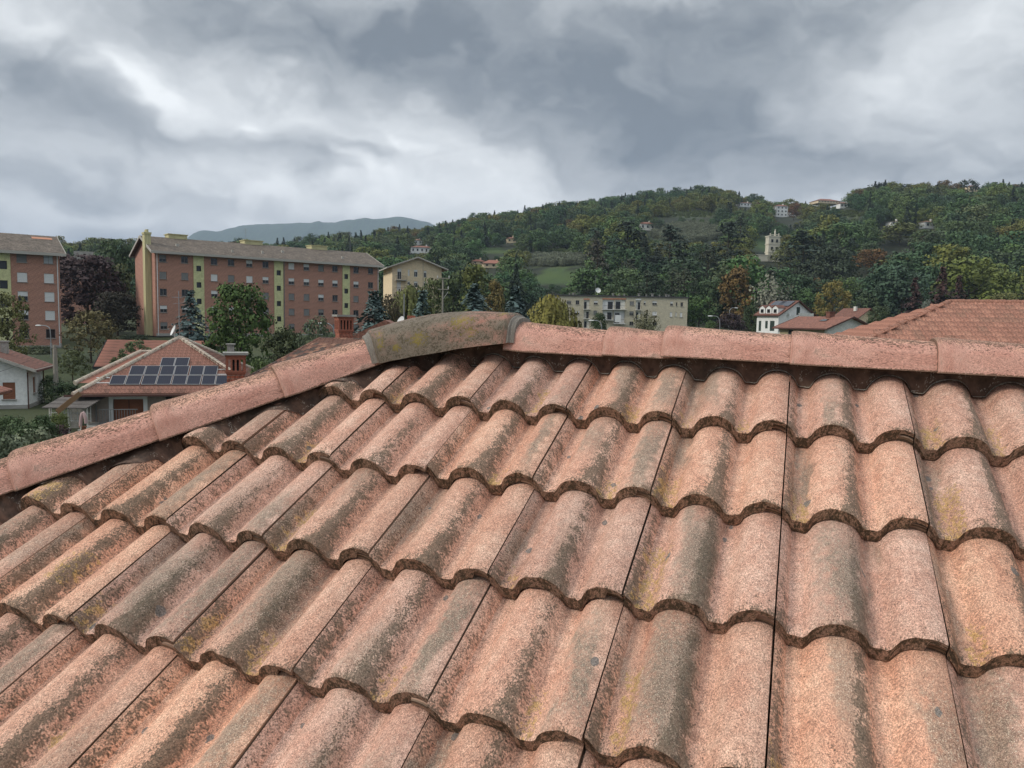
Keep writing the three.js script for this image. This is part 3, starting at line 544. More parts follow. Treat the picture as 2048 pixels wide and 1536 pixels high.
// ---------------------------------------------------------------- the wood on the hillside
const VIEW = []; // parts of the view that trees standing nearer leave open: centre, half sizes, depth
const KEEP = []; // places kept free for houses: [x, z, radius]
const keepFree = (p, r) => KEEP.push([p.x, p.z, r]);

// ---------------------------------------------------------------- buildings
const speck = (r, g, b, a = 26, s = 2) => bytes(512, 512, (x, y) => { const n = (nz(N8, x * s, y * s) - 0.5) * a * 0.6 + (nz(N32, x * s, y * s) - 0.5) * a + (nz(N256, x, y) - 0.5) * a * 0.8, k = 1 + n / 255 * 2; return [r * k, g * k, b * k]; });
const metric = (t, m) => { const c = t.clone(); c.repeat.set(1 / m, 1 / m); c.needsUpdate = true; return c; };
const brickT = bytes(512, 512, (x, y) => { const row = (y / 16) | 0, joint = y % 16 < 2 || ((x + (row % 2) * 16) % 32) < 2, n = (nz(N8, x * 2, y * 2) - 0.5) * 0.05 + (nz(N32, x * 2, y * 2) - 0.5) * 0.08 + (((row * 7919 + (((x + (row % 2) * 16) / 32) | 0) * 104729) % 97) / 97 - 0.5) * 0.16; const k = (joint ? 1.04 : 1) * (1 + n); return [167 * k, (joint ? 133 : 123) * k, (joint ? 116 : 106) * k]; });
const M = {
  brick: mat(0xffffff, { map: metric(brickT, 3.2) }), brickLit: mat(lin(1.05, 1.05, 1.08), { map: metric(brickT, 3.2) }), lime: mat(0xffffff, { map: metric(speck(196, 196, 148, 16), 6) }), limeTrim: mat(0xffffff, { map: metric(speck(190, 184, 142, 14), 6) }), greyRoof: mat(0xffffff, { map: metric(speck(104, 94, 84, 44), 9), bumpMap: metric(bytes(256, 256, (x) => { const v = 128 + 90 * Math.sin(x / 256 * Math.PI * 2 * 20); return [v, v, v]; }, false), 5), bumpScale: 0.05 }),
  concrete: mat(0xffffff, { map: metric(speck(150, 148, 142, 20), 5) }), fascia: mat(0xffffff, { map: metric(speck(172, 168, 160, 16), 5) }), frame: mat(lin(0.24, 0.22, 0.2)), pane: mat(lin(0.018, 0.02, 0.022), { roughness: 0.12 }), whiteShut: mat(lin(0.68, 0.69, 0.68), { roughness: 0.6 }), greyShut: mat(lin(0.2, 0.2, 0.195), { roughness: 0.7 }), paleGlass: mat(lin(0.4, 0.43, 0.45), { roughness: 0.2 }),
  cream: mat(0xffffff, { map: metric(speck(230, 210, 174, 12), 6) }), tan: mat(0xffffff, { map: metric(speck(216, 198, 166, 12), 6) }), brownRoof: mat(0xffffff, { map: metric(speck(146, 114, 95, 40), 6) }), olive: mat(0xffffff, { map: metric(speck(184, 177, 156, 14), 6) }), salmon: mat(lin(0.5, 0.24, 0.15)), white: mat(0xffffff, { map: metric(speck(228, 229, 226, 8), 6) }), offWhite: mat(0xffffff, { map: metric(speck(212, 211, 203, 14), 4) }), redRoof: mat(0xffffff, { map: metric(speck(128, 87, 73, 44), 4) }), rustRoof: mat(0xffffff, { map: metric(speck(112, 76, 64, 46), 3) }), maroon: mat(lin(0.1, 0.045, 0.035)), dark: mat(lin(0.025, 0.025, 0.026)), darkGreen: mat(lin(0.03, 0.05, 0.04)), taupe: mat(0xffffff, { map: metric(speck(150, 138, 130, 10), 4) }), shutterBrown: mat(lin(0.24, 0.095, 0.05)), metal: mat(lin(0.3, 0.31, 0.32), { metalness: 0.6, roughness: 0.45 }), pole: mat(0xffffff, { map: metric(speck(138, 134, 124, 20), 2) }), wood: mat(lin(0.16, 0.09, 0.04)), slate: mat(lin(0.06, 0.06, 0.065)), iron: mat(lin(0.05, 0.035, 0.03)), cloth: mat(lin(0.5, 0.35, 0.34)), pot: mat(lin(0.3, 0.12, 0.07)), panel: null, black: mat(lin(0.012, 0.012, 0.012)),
};
const rect = (x0, y0, x1, y1) => { const p = new THREE.Path(); p.moveTo(x0, y0); p.lineTo(x1, y0); p.lineTo(x1, y1); p.lineTo(x0, y1); p.closePath(); return p; };
function wallPlate(outline, holes, thick = 0.3) { const s = new THREE.Shape(outline.map(([x, y]) => new THREE.Vector2(x, y))); for (const h of holes) s.holes.push(rect(...h)); return new THREE.ExtrudeGeometry(s, { depth: thick, bevelEnabled: false }); }
const turnL = (g) => g.rotateY(Math.PI / 2);
// a building seen at its corner: right face along +x (outside towards +z), left face along -z (outside towards -x)
function site(name, label, category, o) {
  const p = foot(o.cpx, o.d); if (o.base !== undefined) p.y = o.base;
  const t = thing(name, label, category, p, o.a, o.group);
  const R = V3(Math.cos(o.a), 0, -Math.sin(o.a)), L = V3(-Math.sin(o.a), 0, -Math.cos(o.a));
  const reach = (dir, px) => { let lo = 0, hi = 120; for (let i = 0; i < 50; i++) { const m = (lo + hi) / 2, q = project(p.clone().addScaledVector(dir, m))[0]; if ((dir === R) === (q < px)) lo = m; else hi = m; } return lo; };
  const c = Math.cos(-o.a), s = Math.sin(-o.a), loc = (v) => V3(v.x * c + v.z * s, v.y, -v.x * s + v.z * c), eye = loc(camera.position.clone().sub(p));
  const B = { t, p, w: o.w ?? reach(R, o.rpx), l: o.l ?? reach(L, o.lpx),
    R: (px, py) => { const d = loc(ray(px, py)), k = -eye.z / d.z; return [eye.x + k * d.x, eye.y + k * d.y]; },
    L: (px, py) => { const d = loc(ray(px, py)), k = -eye.x / d.x; return [-(eye.z + k * d.z), eye.y + k * d.y]; } };
  B.holesR = []; B.holesL = [];
  keepFree(p.clone().addScaledVector(R, B.w / 2).addScaledVector(L, B.l / 2), Math.hypot(B.w, B.l) / 2 + 3);
  return B;
}
function walls(B, he, hr, gable, mR, mL = mR, name = 'wall') {
  const { w, l, t } = B, gp = (a, n, on) => (on ? [[a, 0], [n, 0], [n, he + 0], [n / 2, hr], [a, he + (hr - he) * a / (n / 2)]] : [[a, 0], [n, 0], [n, he], [a, he]]);
  const g = wallPlate(gp(0, w, gable === 'R'), B.holesR); g.translate(0, 0, -0.3); part(name, g, mR, t);
  part(name, turnL(wallPlate(gp(0.302, l - 0.302, gable === 'L').map(([x, y], i) => [x, y]), B.holesL)), mL, t);
  const back = wallPlate(gp(0, w, gable === 'R'), []); back.translate(0, 0, -l); part(name, back, mR, t);
  const end = turnL(wallPlate(gp(0.302, l - 0.302, gable === 'L'), [])); end.translate(w - 0.3, 0, 0); part(name, end, mL, t);
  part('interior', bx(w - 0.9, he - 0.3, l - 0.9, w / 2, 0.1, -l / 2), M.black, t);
}
function roofOn(B, he, hr, gable, m, { ov = 0.7, ov2 = 0.7, th = 0.16, trim } = {}) {
  const { w, l, t } = B, W = gable === 'R' ? w : l, Ln = gable === 'R' ? l : w, k = (hr - he) / (W / 2), lo = he - ov * k + 0.03, hi = hr + 0.03;
  const sh = new THREE.Shape([[-ov, lo + th], [W / 2, hi + th], [W + ov, lo + th], [W + ov, lo], [W / 2, hi], [-ov, lo]].map(([x, y]) => new THREE.Vector2(x, y)));
  const g = new THREE.ExtrudeGeometry(sh, { depth: Ln + 2 * ov2, bevelEnabled: false });
  if (gable === 'R') g.translate(0, 0, -Ln - ov2); else { turnL(g); g.translate(-ov2, 0, 0); }
  const r = part('roof', g, m, t);
  if (trim) { // boards along eaves and gables
    const list = [], gl = [], f = trim.h ?? 0.3;
    for (const x of [-ov - 0.05, W + ov + 0.05]) { const b = bx(0.08, f, Ln + 2 * ov2 + 0.1, x, lo + th - f + 0.02, gable === 'R' ? -Ln / 2 : 0); if (gable === 'R') list.push(b); else { const c = bx(0.08, f, Ln + 2 * ov2 + 0.1, 0, 0, 0); c.rotateY(Math.PI / 2); c.translate(w / 2, lo + th - f + 0.02, -x); list.push(c); } }
    const a = Math.atan(k), len = (W / 2 + ov) / Math.cos(a) + 0.06;
    for (const e of [0, 1]) for (const sgn of [-1, 1]) { const b = new THREE.BoxGeometry(len, f, 0.08); b.rotateZ(-sgn * a); b.translate(W / 2 + sgn * (W / 2 + ov) / 2, (lo + hi) / 2 + th - f / 2 + 0.04, 0); b.translate(0, 0, e ? 0.045 : 0); if (gable === 'R') b.translate(0, 0, e ? ov2 : -Ln - ov2 - 0.045); else { b.rotateY(Math.PI / 2); b.translate(e ? w + ov2 + 0.0 : -ov2 - 0.045, 0, 0); } list.push(b); }
    part('fascia', list, trim.m, t);
  }
  return r;
}
// a window in face 'R' or 'L': hole [x0, y0, x1, y1]; state d open, w white shutter down, h half down, g grey shutter, p pale glass
function windowIn(B, face, hole, state, o = {}) {
  (face === 'R' ? B.holesR : B.holesL).push(hole);
  const [x0, y0, x1, y1] = hole, s = face === 'R' ? 1 : -1, w = x1 - x0, h = y1 - y0, cx = (x0 + x1) / 2, f = Math.min(0.07, w * 0.09), z = (d) => -s * d, put = (g) => (face === 'R' ? g : turnL(g));
  const fr = part('window', put(merge([bx(w, f, 0.08, cx, y0, z(0.14)), bx(w, f, 0.08, cx, y1 - f, z(0.14)), bx(f, h - 2 * f, 0.08, x0 + f / 2, y0 + f, z(0.14)), bx(f, h - 2 * f, 0.08, x1 - f / 2, y0 + f, z(0.14)), bx(f * 0.7, h - 2 * f, 0.06, cx, y0 + f, z(0.14))])), o.frame ?? M.frame, B.t);
  part('pane', put(bx(w - 2 * f, h - 2 * f, 0.02, cx, y0 + f, z(0.17))), state === 'p' ? M.paleGlass : M.pane, fr);
  if (!o.plain) part('sill', put(bx(w + 0.16, 0.07, 0.2, cx, y0 - 0.075, z(-0.03))), o.sill ?? M.concrete, fr);
  const sh = { w: [1, M.whiteShut], h: [0.5, M.whiteShut], q: [0.28, M.whiteShut], g: [1, M.greyShut], G: [0.55, M.greyShut] }[state];
  if (sh || o.shutter) { const m = o.shutter ?? sh[1], hh = (h - 0.02) * (sh ? sh[0] : 1), list = []; const n = Math.max(3, Math.round(hh / 0.2)); for (let i = 0; i < n; i++) list.push(bx(w - 0.03, hh / n * 0.94, 0.03, cx, y1 - 0.01 - hh * (i + 1) / n, z(0.085), 0)); part('shutter', put(merge(list)), m, fr); }
  return fr;
}
const z1 = (x, y) => [x / 3, 420 + y / 3], z2 = (x, y) => [240 + x / 3.103, 430 + y / 3.103], z4 = (x, y) => [1350 + x / 2.934, 340 + y / 2.934], zA = (x, y) => [740 + x / 10.97, 500 + y / 10.97], zG = (x, y) => [1120 + x / 7.314, 570 + y / 7.314];
function antenna(B, x, y, z, h, parent) { const L = [rod(V3(x, y, z), V3(x, y + h, z), 0.03, 0.025, 6)]; for (const k of [0.72, 0.84, 0.95]) L.push(rod(V3(x - 0.5 * k, y + h * k, z), V3(x + 0.5 * k, y + h * k, z), 0.015, 0.015, 4)); part('antenna', L, M.metal, parent ?? B.t); }
function dishPart(x, y, z, r, parent, turn = 0.3) { const pts = []; for (let i = 0; i <= 8; i++) pts.push(new THREE.Vector2(r * i / 8, 0.3 * r * (i / 8) ** 2)); const g = new THREE.LatheGeometry(pts, 20); g.rotateX(Math.PI / 2 - 0.4); g.rotateY(turn); g.translate(x, y, z); part('satellite_dish', [g, rod(V3(x, y - r * 1.4, z - 0.1), V3(x, y, z - 0.05), 0.03, 0.03, 6)], M.whiteShut, parent); }

{ // the long red block in the middle
  const B = site('apartment_block', 'long red brick apartment block with lime stair strips and tall gable chimney', 'apartment block', { cpx: 312, d: 136, lpx: 258, rpx: 757, a: 0.68, base: 4.0 });
  B.l = 14; const he = 15.1, hr = 17.9, rows = [13.75, 10.78, 7.8, 4.83, 1.85];
  const cols = [[270, 'GgdhG'], [405, 'dgdhg'], [587, 'dwhhg'], [692, 'dgwhg'], [805, 'hwhgg'], [905, 'dhggg'], [1065, 'whggG'], [1158, 'hhggg'], [1248, 'ghhGg'], [1335, 'dhddg'], [1465, 'dhgdg'], [1555, 'ddggd']];
  for (const [zx, st] of cols) { const [cx] = B.R(z2(zx, 0)[0], 600); rows.forEach((y, i) => windowIn(B, 'R', [cx - 0.6, y - 0.62, cx + 0.6, y + 0.62], st[i])); }
  const strips = [[458, 523], [957, 1013], [1380, 1425]].map(([a, b]) => [B.R(z2(a, 0)[0], 600)[0], B.R(z2(b, 0)[0], 600)[0]]);
  for (const [a, b] of strips) for (let k = 0; k < 5; k++) { const c = (a + b) / 2, y = rows[0] - 1.45 - 2.97 * k; if (y > 0.6) B.holesR.push([c - 0.75, y - 0.75, c + 0.75, y + 0.75]); }
  for (let i = 0; i < 5; i++) windowIn(B, 'L', [4.1, rows[i] - 0.6, 4.9, rows[i] + 0.6], 'd');
  walls(B, he, hr, 'L', M.brick, M.brickLit);  // same brick on the gable, its brighter light put into the colour
  for (const [a, b] of strips) { // plaster strip of a staircase with small square windows
    const c = (a + b) / 2, ys = []; for (let k = 0; k < 5; k++) { const y = rows[0] - 1.45 - 2.97 * k; if (y > 0.6) ys.push(y); }
    const g = wallPlate([[a, 0.02], [b, 0.02], [b, he - 0.25], [a, he - 0.25]], ys.map((y) => [c - 0.42, y - 0.5, c + 0.42, y + 0.5]), 0.12); g.translate(0, 0, 0.003); const s = part('stair_strip', g, M.lime, B.t); s.userData.label = 'lime green staircase strip';
    for (const y of ys) part('window', bx(0.84, 1.0, 0.05, c, y - 0.5, -0.2), M.pane, s);
  }
  part('plinth', bx(B.w, 0.5, 0.1, B.w / 2, 0, 0.056), M.concrete, B.t);
  const r = roofOn(B, he, hr, 'L', M.greyRoof, { ov: 0.9, ov2: 0.75, trim: { m: M.fascia, h: 0.42 } });
  const pipe = (x, m) => part('downpipe', rod(V3(x, 0.2, 0.09), V3(x, he - 0.3, 0.09), 0.07, 0.07, 6), m, B.t); pipe(0.35, M.whiteShut); pipe(B.R(z2(1019, 0)[0], 600)[0], M.greyShut); pipe(B.w - 0.2, M.whiteShut);
  // chimney stack on the gable
  const st = part('chimney', [bx(1.05, 18.0, 1.5, -0.54, 0, -3.0), bx(1.25, 0.35, 1.7, -0.54, 18.003, -3.0)], M.limeTrim, B.t); st.userData.label = 'tall lime-yellow chimney stack on the gable wall';
  part('flue', [bx(0.35, 0.5, 0.5, -0.54, 18.35, -3.4), bx(0.35, 0.5, 0.5, -0.54, 18.35, -2.6)], M.limeTrim, st);
  for (const [a, b] of [[310, 440], [800, 925], [1230, 1338]]) { // boxes on the ridge
    const p0 = B.R(z2(a, 0)[0], 520)[0], p1 = B.R(z2(b, 0)[0], 520)[0], w = (p1 - p0) * 0.92; part('roof_box', [bx(w, 2.0, 2.6, (p0 + p1) / 2 + 1.5, hr - 1.2, -B.l / 2 - 1), bx(w + 0.3, 0.15, 2.9, (p0 + p1) / 2 + 1.5, hr + 0.803, -B.l / 2 - 1)], M.limeTrim, r);
  }
  for (const [x, z, s] of [[4.5, -2.5, 0.5], [20, -1.8, 0.4], [24.5, -3, 0.45], [37, -2, 0.4], [14, -1.2, 0.35]]) part('roof_vent', bx(s, 0.5, s, x, he + 0.1 + -z * (hr - he) / (B.l / 2), z), M.fascia, r);
  antenna(B, B.w * 0.42, hr, -B.l / 2, 3.2, r); antenna(B, B.w * 0.93, hr, -B.l / 2, 4.5, r);
}
{ // the red block at the left edge
  const B = site('apartment_block', 'red brick apartment block at the left edge with white shutters', 'apartment block', { cpx: -230, d: 107, rpx: 124, a: 0.68, l: 14, base: 2.2 });
  const he = 14.95, hr = 17.8, yAt = (zx, zy) => B.R(...z1(zx, zy));
  const rows = [290, 407, 519, 631, 742].map((y) => B.R(...z1(215, y))[1]);
  const xs = [[297, 'pwwwd'], [137, 'gwhhd'], [-180, 'ghwgd'], [-330, 'wwghd'], [-480, 'hgwwd']];
  for (const [zx, st] of xs) { const cx = yAt(zx, 500)[0]; rows.forEach((y, i) => windowIn(B, 'R', [cx - 0.66, y - 0.72, cx + 0.66, y + 0.72], st[i])); }
  const a = yAt(-60, 500)[0], b = yAt(68, 500)[0], c = yAt(24, 500)[0];
  const ys = [330, 447, 560, 672].map((y) => B.R(...z1(24, y))[1]); for (const y of ys) B.holesR.push([c - 0.7, y - 0.8, c + 0.7, y + 0.8]);
  walls(B, he, hr, 'L', M.brick);
  const g = wallPlate([[a, 0.02], [b, 0.02], [b, he - 0.25], [a, he - 0.25]], ys.map((y) => [c - 0.5, y - 0.62, c + 0.5, y + 0.62]), 0.12); g.translate(0, 0, 0.003);
  const s = part('stair_strip', g, M.lime, B.t); for (const y of ys) part('window', bx(1, 1.24, 0.05, c, y - 0.62, -0.2), M.pane, s);
  part('plinth', bx(B.w, 0.55, 0.1, B.w / 2, 0, 0.056), M.concrete, B.t);
  const r = roofOn(B, he, hr, 'L', M.greyRoof, { ov: 0.9, ov2: 0.75, trim: { m: M.fascia, h: 0.42 } });
  part('downpipe', rod(V3(B.w - 0.3, 0.2, 0.09), V3(B.w - 0.3, he - 0.3, 0.09), 0.07, 0.07, 6), M.whiteShut, B.t);
  const k = (hr - he) / (B.l / 2), x0 = yAt(210, 180)[0]; const patch = new THREE.BoxGeometry(2.8, 0.03, 0.9); patch.rotateX(Math.atan(k)); patch.translate(B.w - 1.5, he + 0.215 + 5.6 * k, -5.6); part('repair_patch', patch, M.salmon, r);
  part('chimney', bx(0.8, 1.6, 0.8, B.w - 10, hr - 0.3, -B.l / 2), M.limeTrim, r);
}
{ // lower brown-roofed block between the two
  const B = site('far_block', 'low brown-roofed block seen between the two red blocks', 'building', { cpx: 90, d: 190, rpx: 196, a: 0.35, l: 12, base: 4.8 }); const he = 14.2, hr = 17.2;
  for (let k = 0; k < 4; k++) windowIn(B, 'R', [3 + k * 3, 11.4, 4.3 + k * 3, 12.8], 'd'); walls(B, he, hr, 'L', M.brick); const r = roofOn(B, he, hr, 'L', mat(lin(0.1, 0.062, 0.055)), { trim: { m: M.fascia, h: 0.35 } }); part('chimney_box', bx(4.5, 2.4, 2, B.w - 3.4, hr - 1, -5), M.concrete, r);
}
{ // cream block with the broad gable
  const B = site('cream_block', 'cream rendered apartment house with broad gable and balconies behind the red block', 'apartment house', { cpx: 784, d: 186, lpx: 752, rpx: 882, a: 0.30, base: 5 });
  B.l = Math.min(B.l, 16); const top = B.R(...zA(1165, 150))[1], he = B.R(...zA(484, 400))[1] + 0.5, hr = top - 0.3;
  for (const [a, b, c, d, s] of [[832, 430, 870, 570, 'w'], [965, 435, 1045, 590, 'q'], [1180, 460, 1240, 605, 'q'], [820, 690, 880, 760, 'q'], [600, 410, 690, 640, 'q'], [590, 690, 680, 890, 'w'], [965, 690, 1045, 820, 'q'], [1180, 690, 1240, 820, 'q']]) { const p = B.R(...zA(a, d)), q = B.R(...zA(c, b)); windowIn(B, 'R', [Math.max(0.5, p[0]), p[1], q[0], q[1]], s, { plain: true, frame: M.whiteShut }); }
  walls(B, he, hr, 'R', M.tan, M.cream);
  roofOn(B, he, hr, 'R', M.brownRoof, { ov: 1.4, ov2: 1.1, trim: { m: M.fascia, h: 0.3 } });
  for (const zy of [660, 915]) { const p = B.R(...zA(560, zy)), q = B.R(...zA(800, zy)), w = q[0] - p[0], s = part('balcony', bx(w, 0.18, 1.1, (p[0] + q[0]) / 2, p[1] - 0.1, 0.56), M.concrete, B.t); const L = [bx(w, 0.05, 0.05, (p[0] + q[0]) / 2, p[1] + 1.0, 1.06), bx(0.05, 0.05, 1.0, p[0] + 0.03, p[1] + 1, 0.56)]; for (let i = 0; i <= 12; i++) L.push(bx(0.035, 0.95, 0.035, p[0] + 0.03 + (w - 0.06) * i / 12, p[1] + 0.085, 1.06)); part('railing', L, M.iron, s); }
  part('downpipe', rod(V3(B.w * 0.62, 0.5, 0.08), V3(B.w * 0.62, he + 1.2, 0.08), 0.05, 0.05, 6), M.fascia, B.t);
}
{ // low grey-beige block in the middle distance
  const B = site('beige_block', 'low flat-roofed beige apartment block with loggias behind the willow', 'apartment block', { cpx: 1100, d: 196, rpx: 1373, a: 0.03, l: 12, base: 4.6 });
  const h = B.R(...zG(900, 172))[1];
  const rects = [[100, 230, 165, 275, 'G'], [228, 225, 285, 285, 'd'], [495, 232, 555, 285, 'h'], [1020, 240, 1085, 295, 'g'], [1225, 235, 1255, 285, 'h'], [1350, 235, 1420, 290, 'h'], [1612, 242, 1655, 300, 'h'], [1695, 255, 1718, 305, 'd'], [1762, 255, 1802, 312, 'd'], [225, 380, 285, 430, 'h'], [490, 375, 545, 430, 'g'], [1015, 385, 1080, 440, 'G'], [1350, 390, 1420, 445, 'w'], [1605, 398, 1645, 465, 'w'], [1688, 400, 1708, 460, 'w'], [1752, 402, 1790, 470, 'w'], [225, 525, 275, 575, 'd'], [1015, 535, 1080, 590, 'd'], [1350, 540, 1420, 595, 'd'], [495, 530, 545, 585, 'd']];
  for (const [a, b, c, d, s] of rects) { const p = B.R(...zG(a, d)), q = B.R(...zG(c, b)); windowIn(B, 'R', [p[0], p[1], q[0], q[1]], s); }
  const logs = [[345, 218, 432, 350], [345, 368, 432, 490], [345, 505, 432, 625], [620, 215, 795, 352], [800, 215, 962, 352], [620, 372, 775, 505], [785, 372, 950, 560], [1105, 225, 1185, 360], [1105, 375, 1185, 500]].map(([a, b, c, d]) => [...B.R(...zG(a, d)), ...B.R(...zG(c, b))]);
  for (const g of logs) B.holesR.push(g);
  walls(B, h, h, '', M.olive);
  logs.forEach(([x0, y0, x1, y1], i) => {
    const w = x1 - x0, hh = y1 - y0, cx = (x0 + x1) / 2, lo = part('loggia', [bx(w + 0.2, 0.14, 1.2, cx, y0 - 0.16, 0.3), bx(w, hh, 0.05, cx, y0, -0.36)], i === 3 || i === 5 || i === 6 ? M.whiteShut : M.offWhite, B.t);
    part('opening', bx(w * 0.42, hh * 0.78, 0.04, cx + (i % 2 ? 0.18 : -0.18) * w, y0 + 0.02, -0.31), M.pane, lo);
    const L = [bx(w, 0.06, 0.05, cx, y0 + 0.95, 0.8)]; const n = Math.round(w / 0.3); for (let k = 0; k <= n; k++) L.push(bx(0.04, 0.95, 0.04, x0 + 0.02 + (w - 0.04) * k / n, y0 - 0.02, 0.8)); part('railing', L, M.iron, lo);
    if (i < 1 || i === 3 || i === 4 || i === 7) part('awning_band', bx(w + 0.1, 0.34, 0.06, cx, y1 + 0.02, 0.04), i === 7 ? M.whiteShut : M.salmon, lo);
  });
  { const [x0, y0] = B.R(...zG(795, 545)), [x1, y1] = B.R(...zG(885, 440)); part('hung_sheet', bx(x1 - x0, y1 - y0, 0.04, (x0 + x1) / 2, y0, 0.9), M.whiteShut, B.t); }
  const r = part('roof', bx(B.w + 0.6, 0.28, B.l + 0.6, B.w / 2, h + 0.003, -B.l / 2), M.slate, B.t);
  for (const [zx, s] of [[795, 0.6], [885, 0.5], [960, 0.45], [1175, 0.7], [1285, 0.4], [1375, 0.75], [1480, 0.4], [1580, 0.6], [1615, 0.5], [150, 0.4], [200, 0.5]]) { const x = B.R(...zG(zx, 170))[0]; part('roof_vent', [bx(s * 0.6, s * 0.8, s * 0.6, x, h + 0.283, -2), bx(s, 0.12, s, x, h + 0.283 + s * 0.8, -2)], M.concrete, r); }
  const mx = B.R(...zG(525, 170))[0]; antenna(B, mx, h + 0.28, -1.5, 5.2, r); dishPart(B.R(...zG(560, 170))[0], h + 1.5, -1, 0.7, r, 0.2);
}
{ // white house with three dormers
  const B = site('white_house', 'white two-storey house with three dormers, solar panels and green shutters', 'house', { cpx: 1557, d: 160, lpx: 1512, rpx: 1626, a: 0.62, base: 5.0 }); B.l = Math.min(B.l, 11);
  const he = B.L(...z4(540, 850))[1], hr = B.R(...z4(728, 772))[1];
  { const p = B.R(...z4(712, 850)), q = B.R(...z4(735, 805)); windowIn(B, 'R', [p[0], p[1], q[0], q[1]], 'd', { plain: true, shutter: M.darkGreen }); }
  for (const [a, b, c, d] of [[492, 885, 504, 945], [530, 885, 543, 930], [558, 885, 582, 945]]) { const p = B.L(...z4(c, d)), q = B.L(...z4(a, b)); windowIn(B, 'L', [p[0], p[1], q[0], q[1]], 'd', { plain: true, shutter: M.darkGreen }); }
  walls(B, he, hr, 'R', M.white);
  const r = roofOn(B, he, hr, 'R', M.rustRoof, { ov: 0.5, ov2: 0.5, trim: { m: M.maroon, h: 0.22 } }), k = (hr - he) / (B.w / 2);
  for (let i = 0; i < 3; i++) { const z = -B.l * (0.2 + 0.3 * i); const g = new THREE.Shape([[-0.7, 0], [0.7, 0], [0.7, 1.2], [0, 1.75], [-0.7, 1.2]].map(([x, y]) => new THREE.Vector2(x, y))); const e = new THREE.ExtrudeGeometry(g, { depth: 2.6, bevelEnabled: false }); e.rotateY(-Math.PI / 2); e.rotateY(Math.PI); e.translate(0.25, he + 0.25, z); const dm = part('dormer', e, M.white, r); part('pane', bx(0.05, 0.75, 0.7, 0.22, he + 0.45, z), M.pane, dm); const a = []; for (const s of [-1, 1]) { const q = new THREE.BoxGeometry(2.9, 0.1, 1.0); q.rotateX(s * 0.64); q.translate(1.55, he + 1.75, z + s * 0.42); a.push(q); } part('dormer_roof', a, M.rustRoof, dm); }
  const pn = new THREE.BoxGeometry(2.6, 0.06, 3.0); pn.rotateZ(Math.atan(k)); pn.translate(B.w * 0.36, he + k * B.w * 0.36 + 0.36, -B.l * 0.3); part('solar_panel', pn, mat(lin(0.03, 0.035, 0.05), { roughness: 0.15 }), r); const p2 = pn.clone(); p2.translate(0, 0, -B.l * 0.35); part('solar_panel', p2, mat(lin(0.03, 0.035, 0.05), { roughness: 0.15 }), r);
  dishPart(B.w * 0.25, he + 0.2, 0.35, 0.4, B.t); part('chimney', bx(0.5, 1.1, 0.5, B.w * 0.95, he + 0.2, -2), M.rustRoof, r);
  { const p = B.R(...z4(700, 868)), q = B.R(...z4(790, 850)); part('balcony', [bx(q[0] - p[0], 0.15, 1, (p[0] + q[0]) / 2, p[1], 0.51), bx(q[0] - p[0], 0.9, 0.05, (p[0] + q[0]) / 2, p[1] + 0.153, 0.97)], M.offWhite, B.t); }
}
{ // low red-roofed house in front of it
  const B = site('red_roofed_house', 'low white house with a plain red tiled roof in front of the white dormer house', 'house', { cpx: 1654, d: 112, lpx: 1556, rpx: 1742, a: 0.5, base: 5.2 }); B.l = Math.min(B.l, 15);
  const he = B.R(...z4(905, 930))[1], hr = B.R(...z4(1035, 868))[1];
  { const q = B.L(...z4(675, 935)), p = B.L(...z4(690, 975)); windowIn(B, 'L', [p[0], p[1] - 1, p[0] + 0.9, Math.min(q[1], he - 0.3)], 'd', { plain: true }); }
  walls(B, he, hr, 'R', M.offWhite, mat(lin(0.36, 0.31, 0.19)));
  const r = roofOn(B, he, hr, 'R', M.redRoof, { ov: 0.7, ov2: 0.6, trim: { m: M.maroon, h: 0.2 } });
  const k = (hr - he) / (B.w / 2), sk = new THREE.BoxGeometry(0.9, 0.08, 1.1); sk.rotateZ(Math.atan(k)); sk.translate(B.w * 0.3, he + k * B.w * 0.3 + 0.25, -3); part('skylight', sk, M.pane, r); part('chimney', [bx(1.1, 0.9, 0.7, B.w * 0.48, hr - 0.1, -3.4), bx(1.3, 0.12, 0.9, B.w * 0.48, hr + 0.8, -3.4)], M.rustRoof, r);
}
{ // small roof further back
  const B = site('small_brown_house', 'small brown-roofed house half hidden behind the red-roofed one', 'house', { cpx: 1716, d: 150, lpx: 1672, rpx: 1752, a: 0.5, base: 7.0 }); B.l = Math.min(B.l, 8); const he = B.R(1716, 633)[1], hr = he + 1.5; walls(B, he, hr, 'R', M.tan); const r = roofOn(B, he, hr, 'R', M.rustRoof, {}); part('chimney', bx(0.5, 0.9, 0.5, B.w * 0.3, hr - 0.4, -2), M.offWhite, r);
}
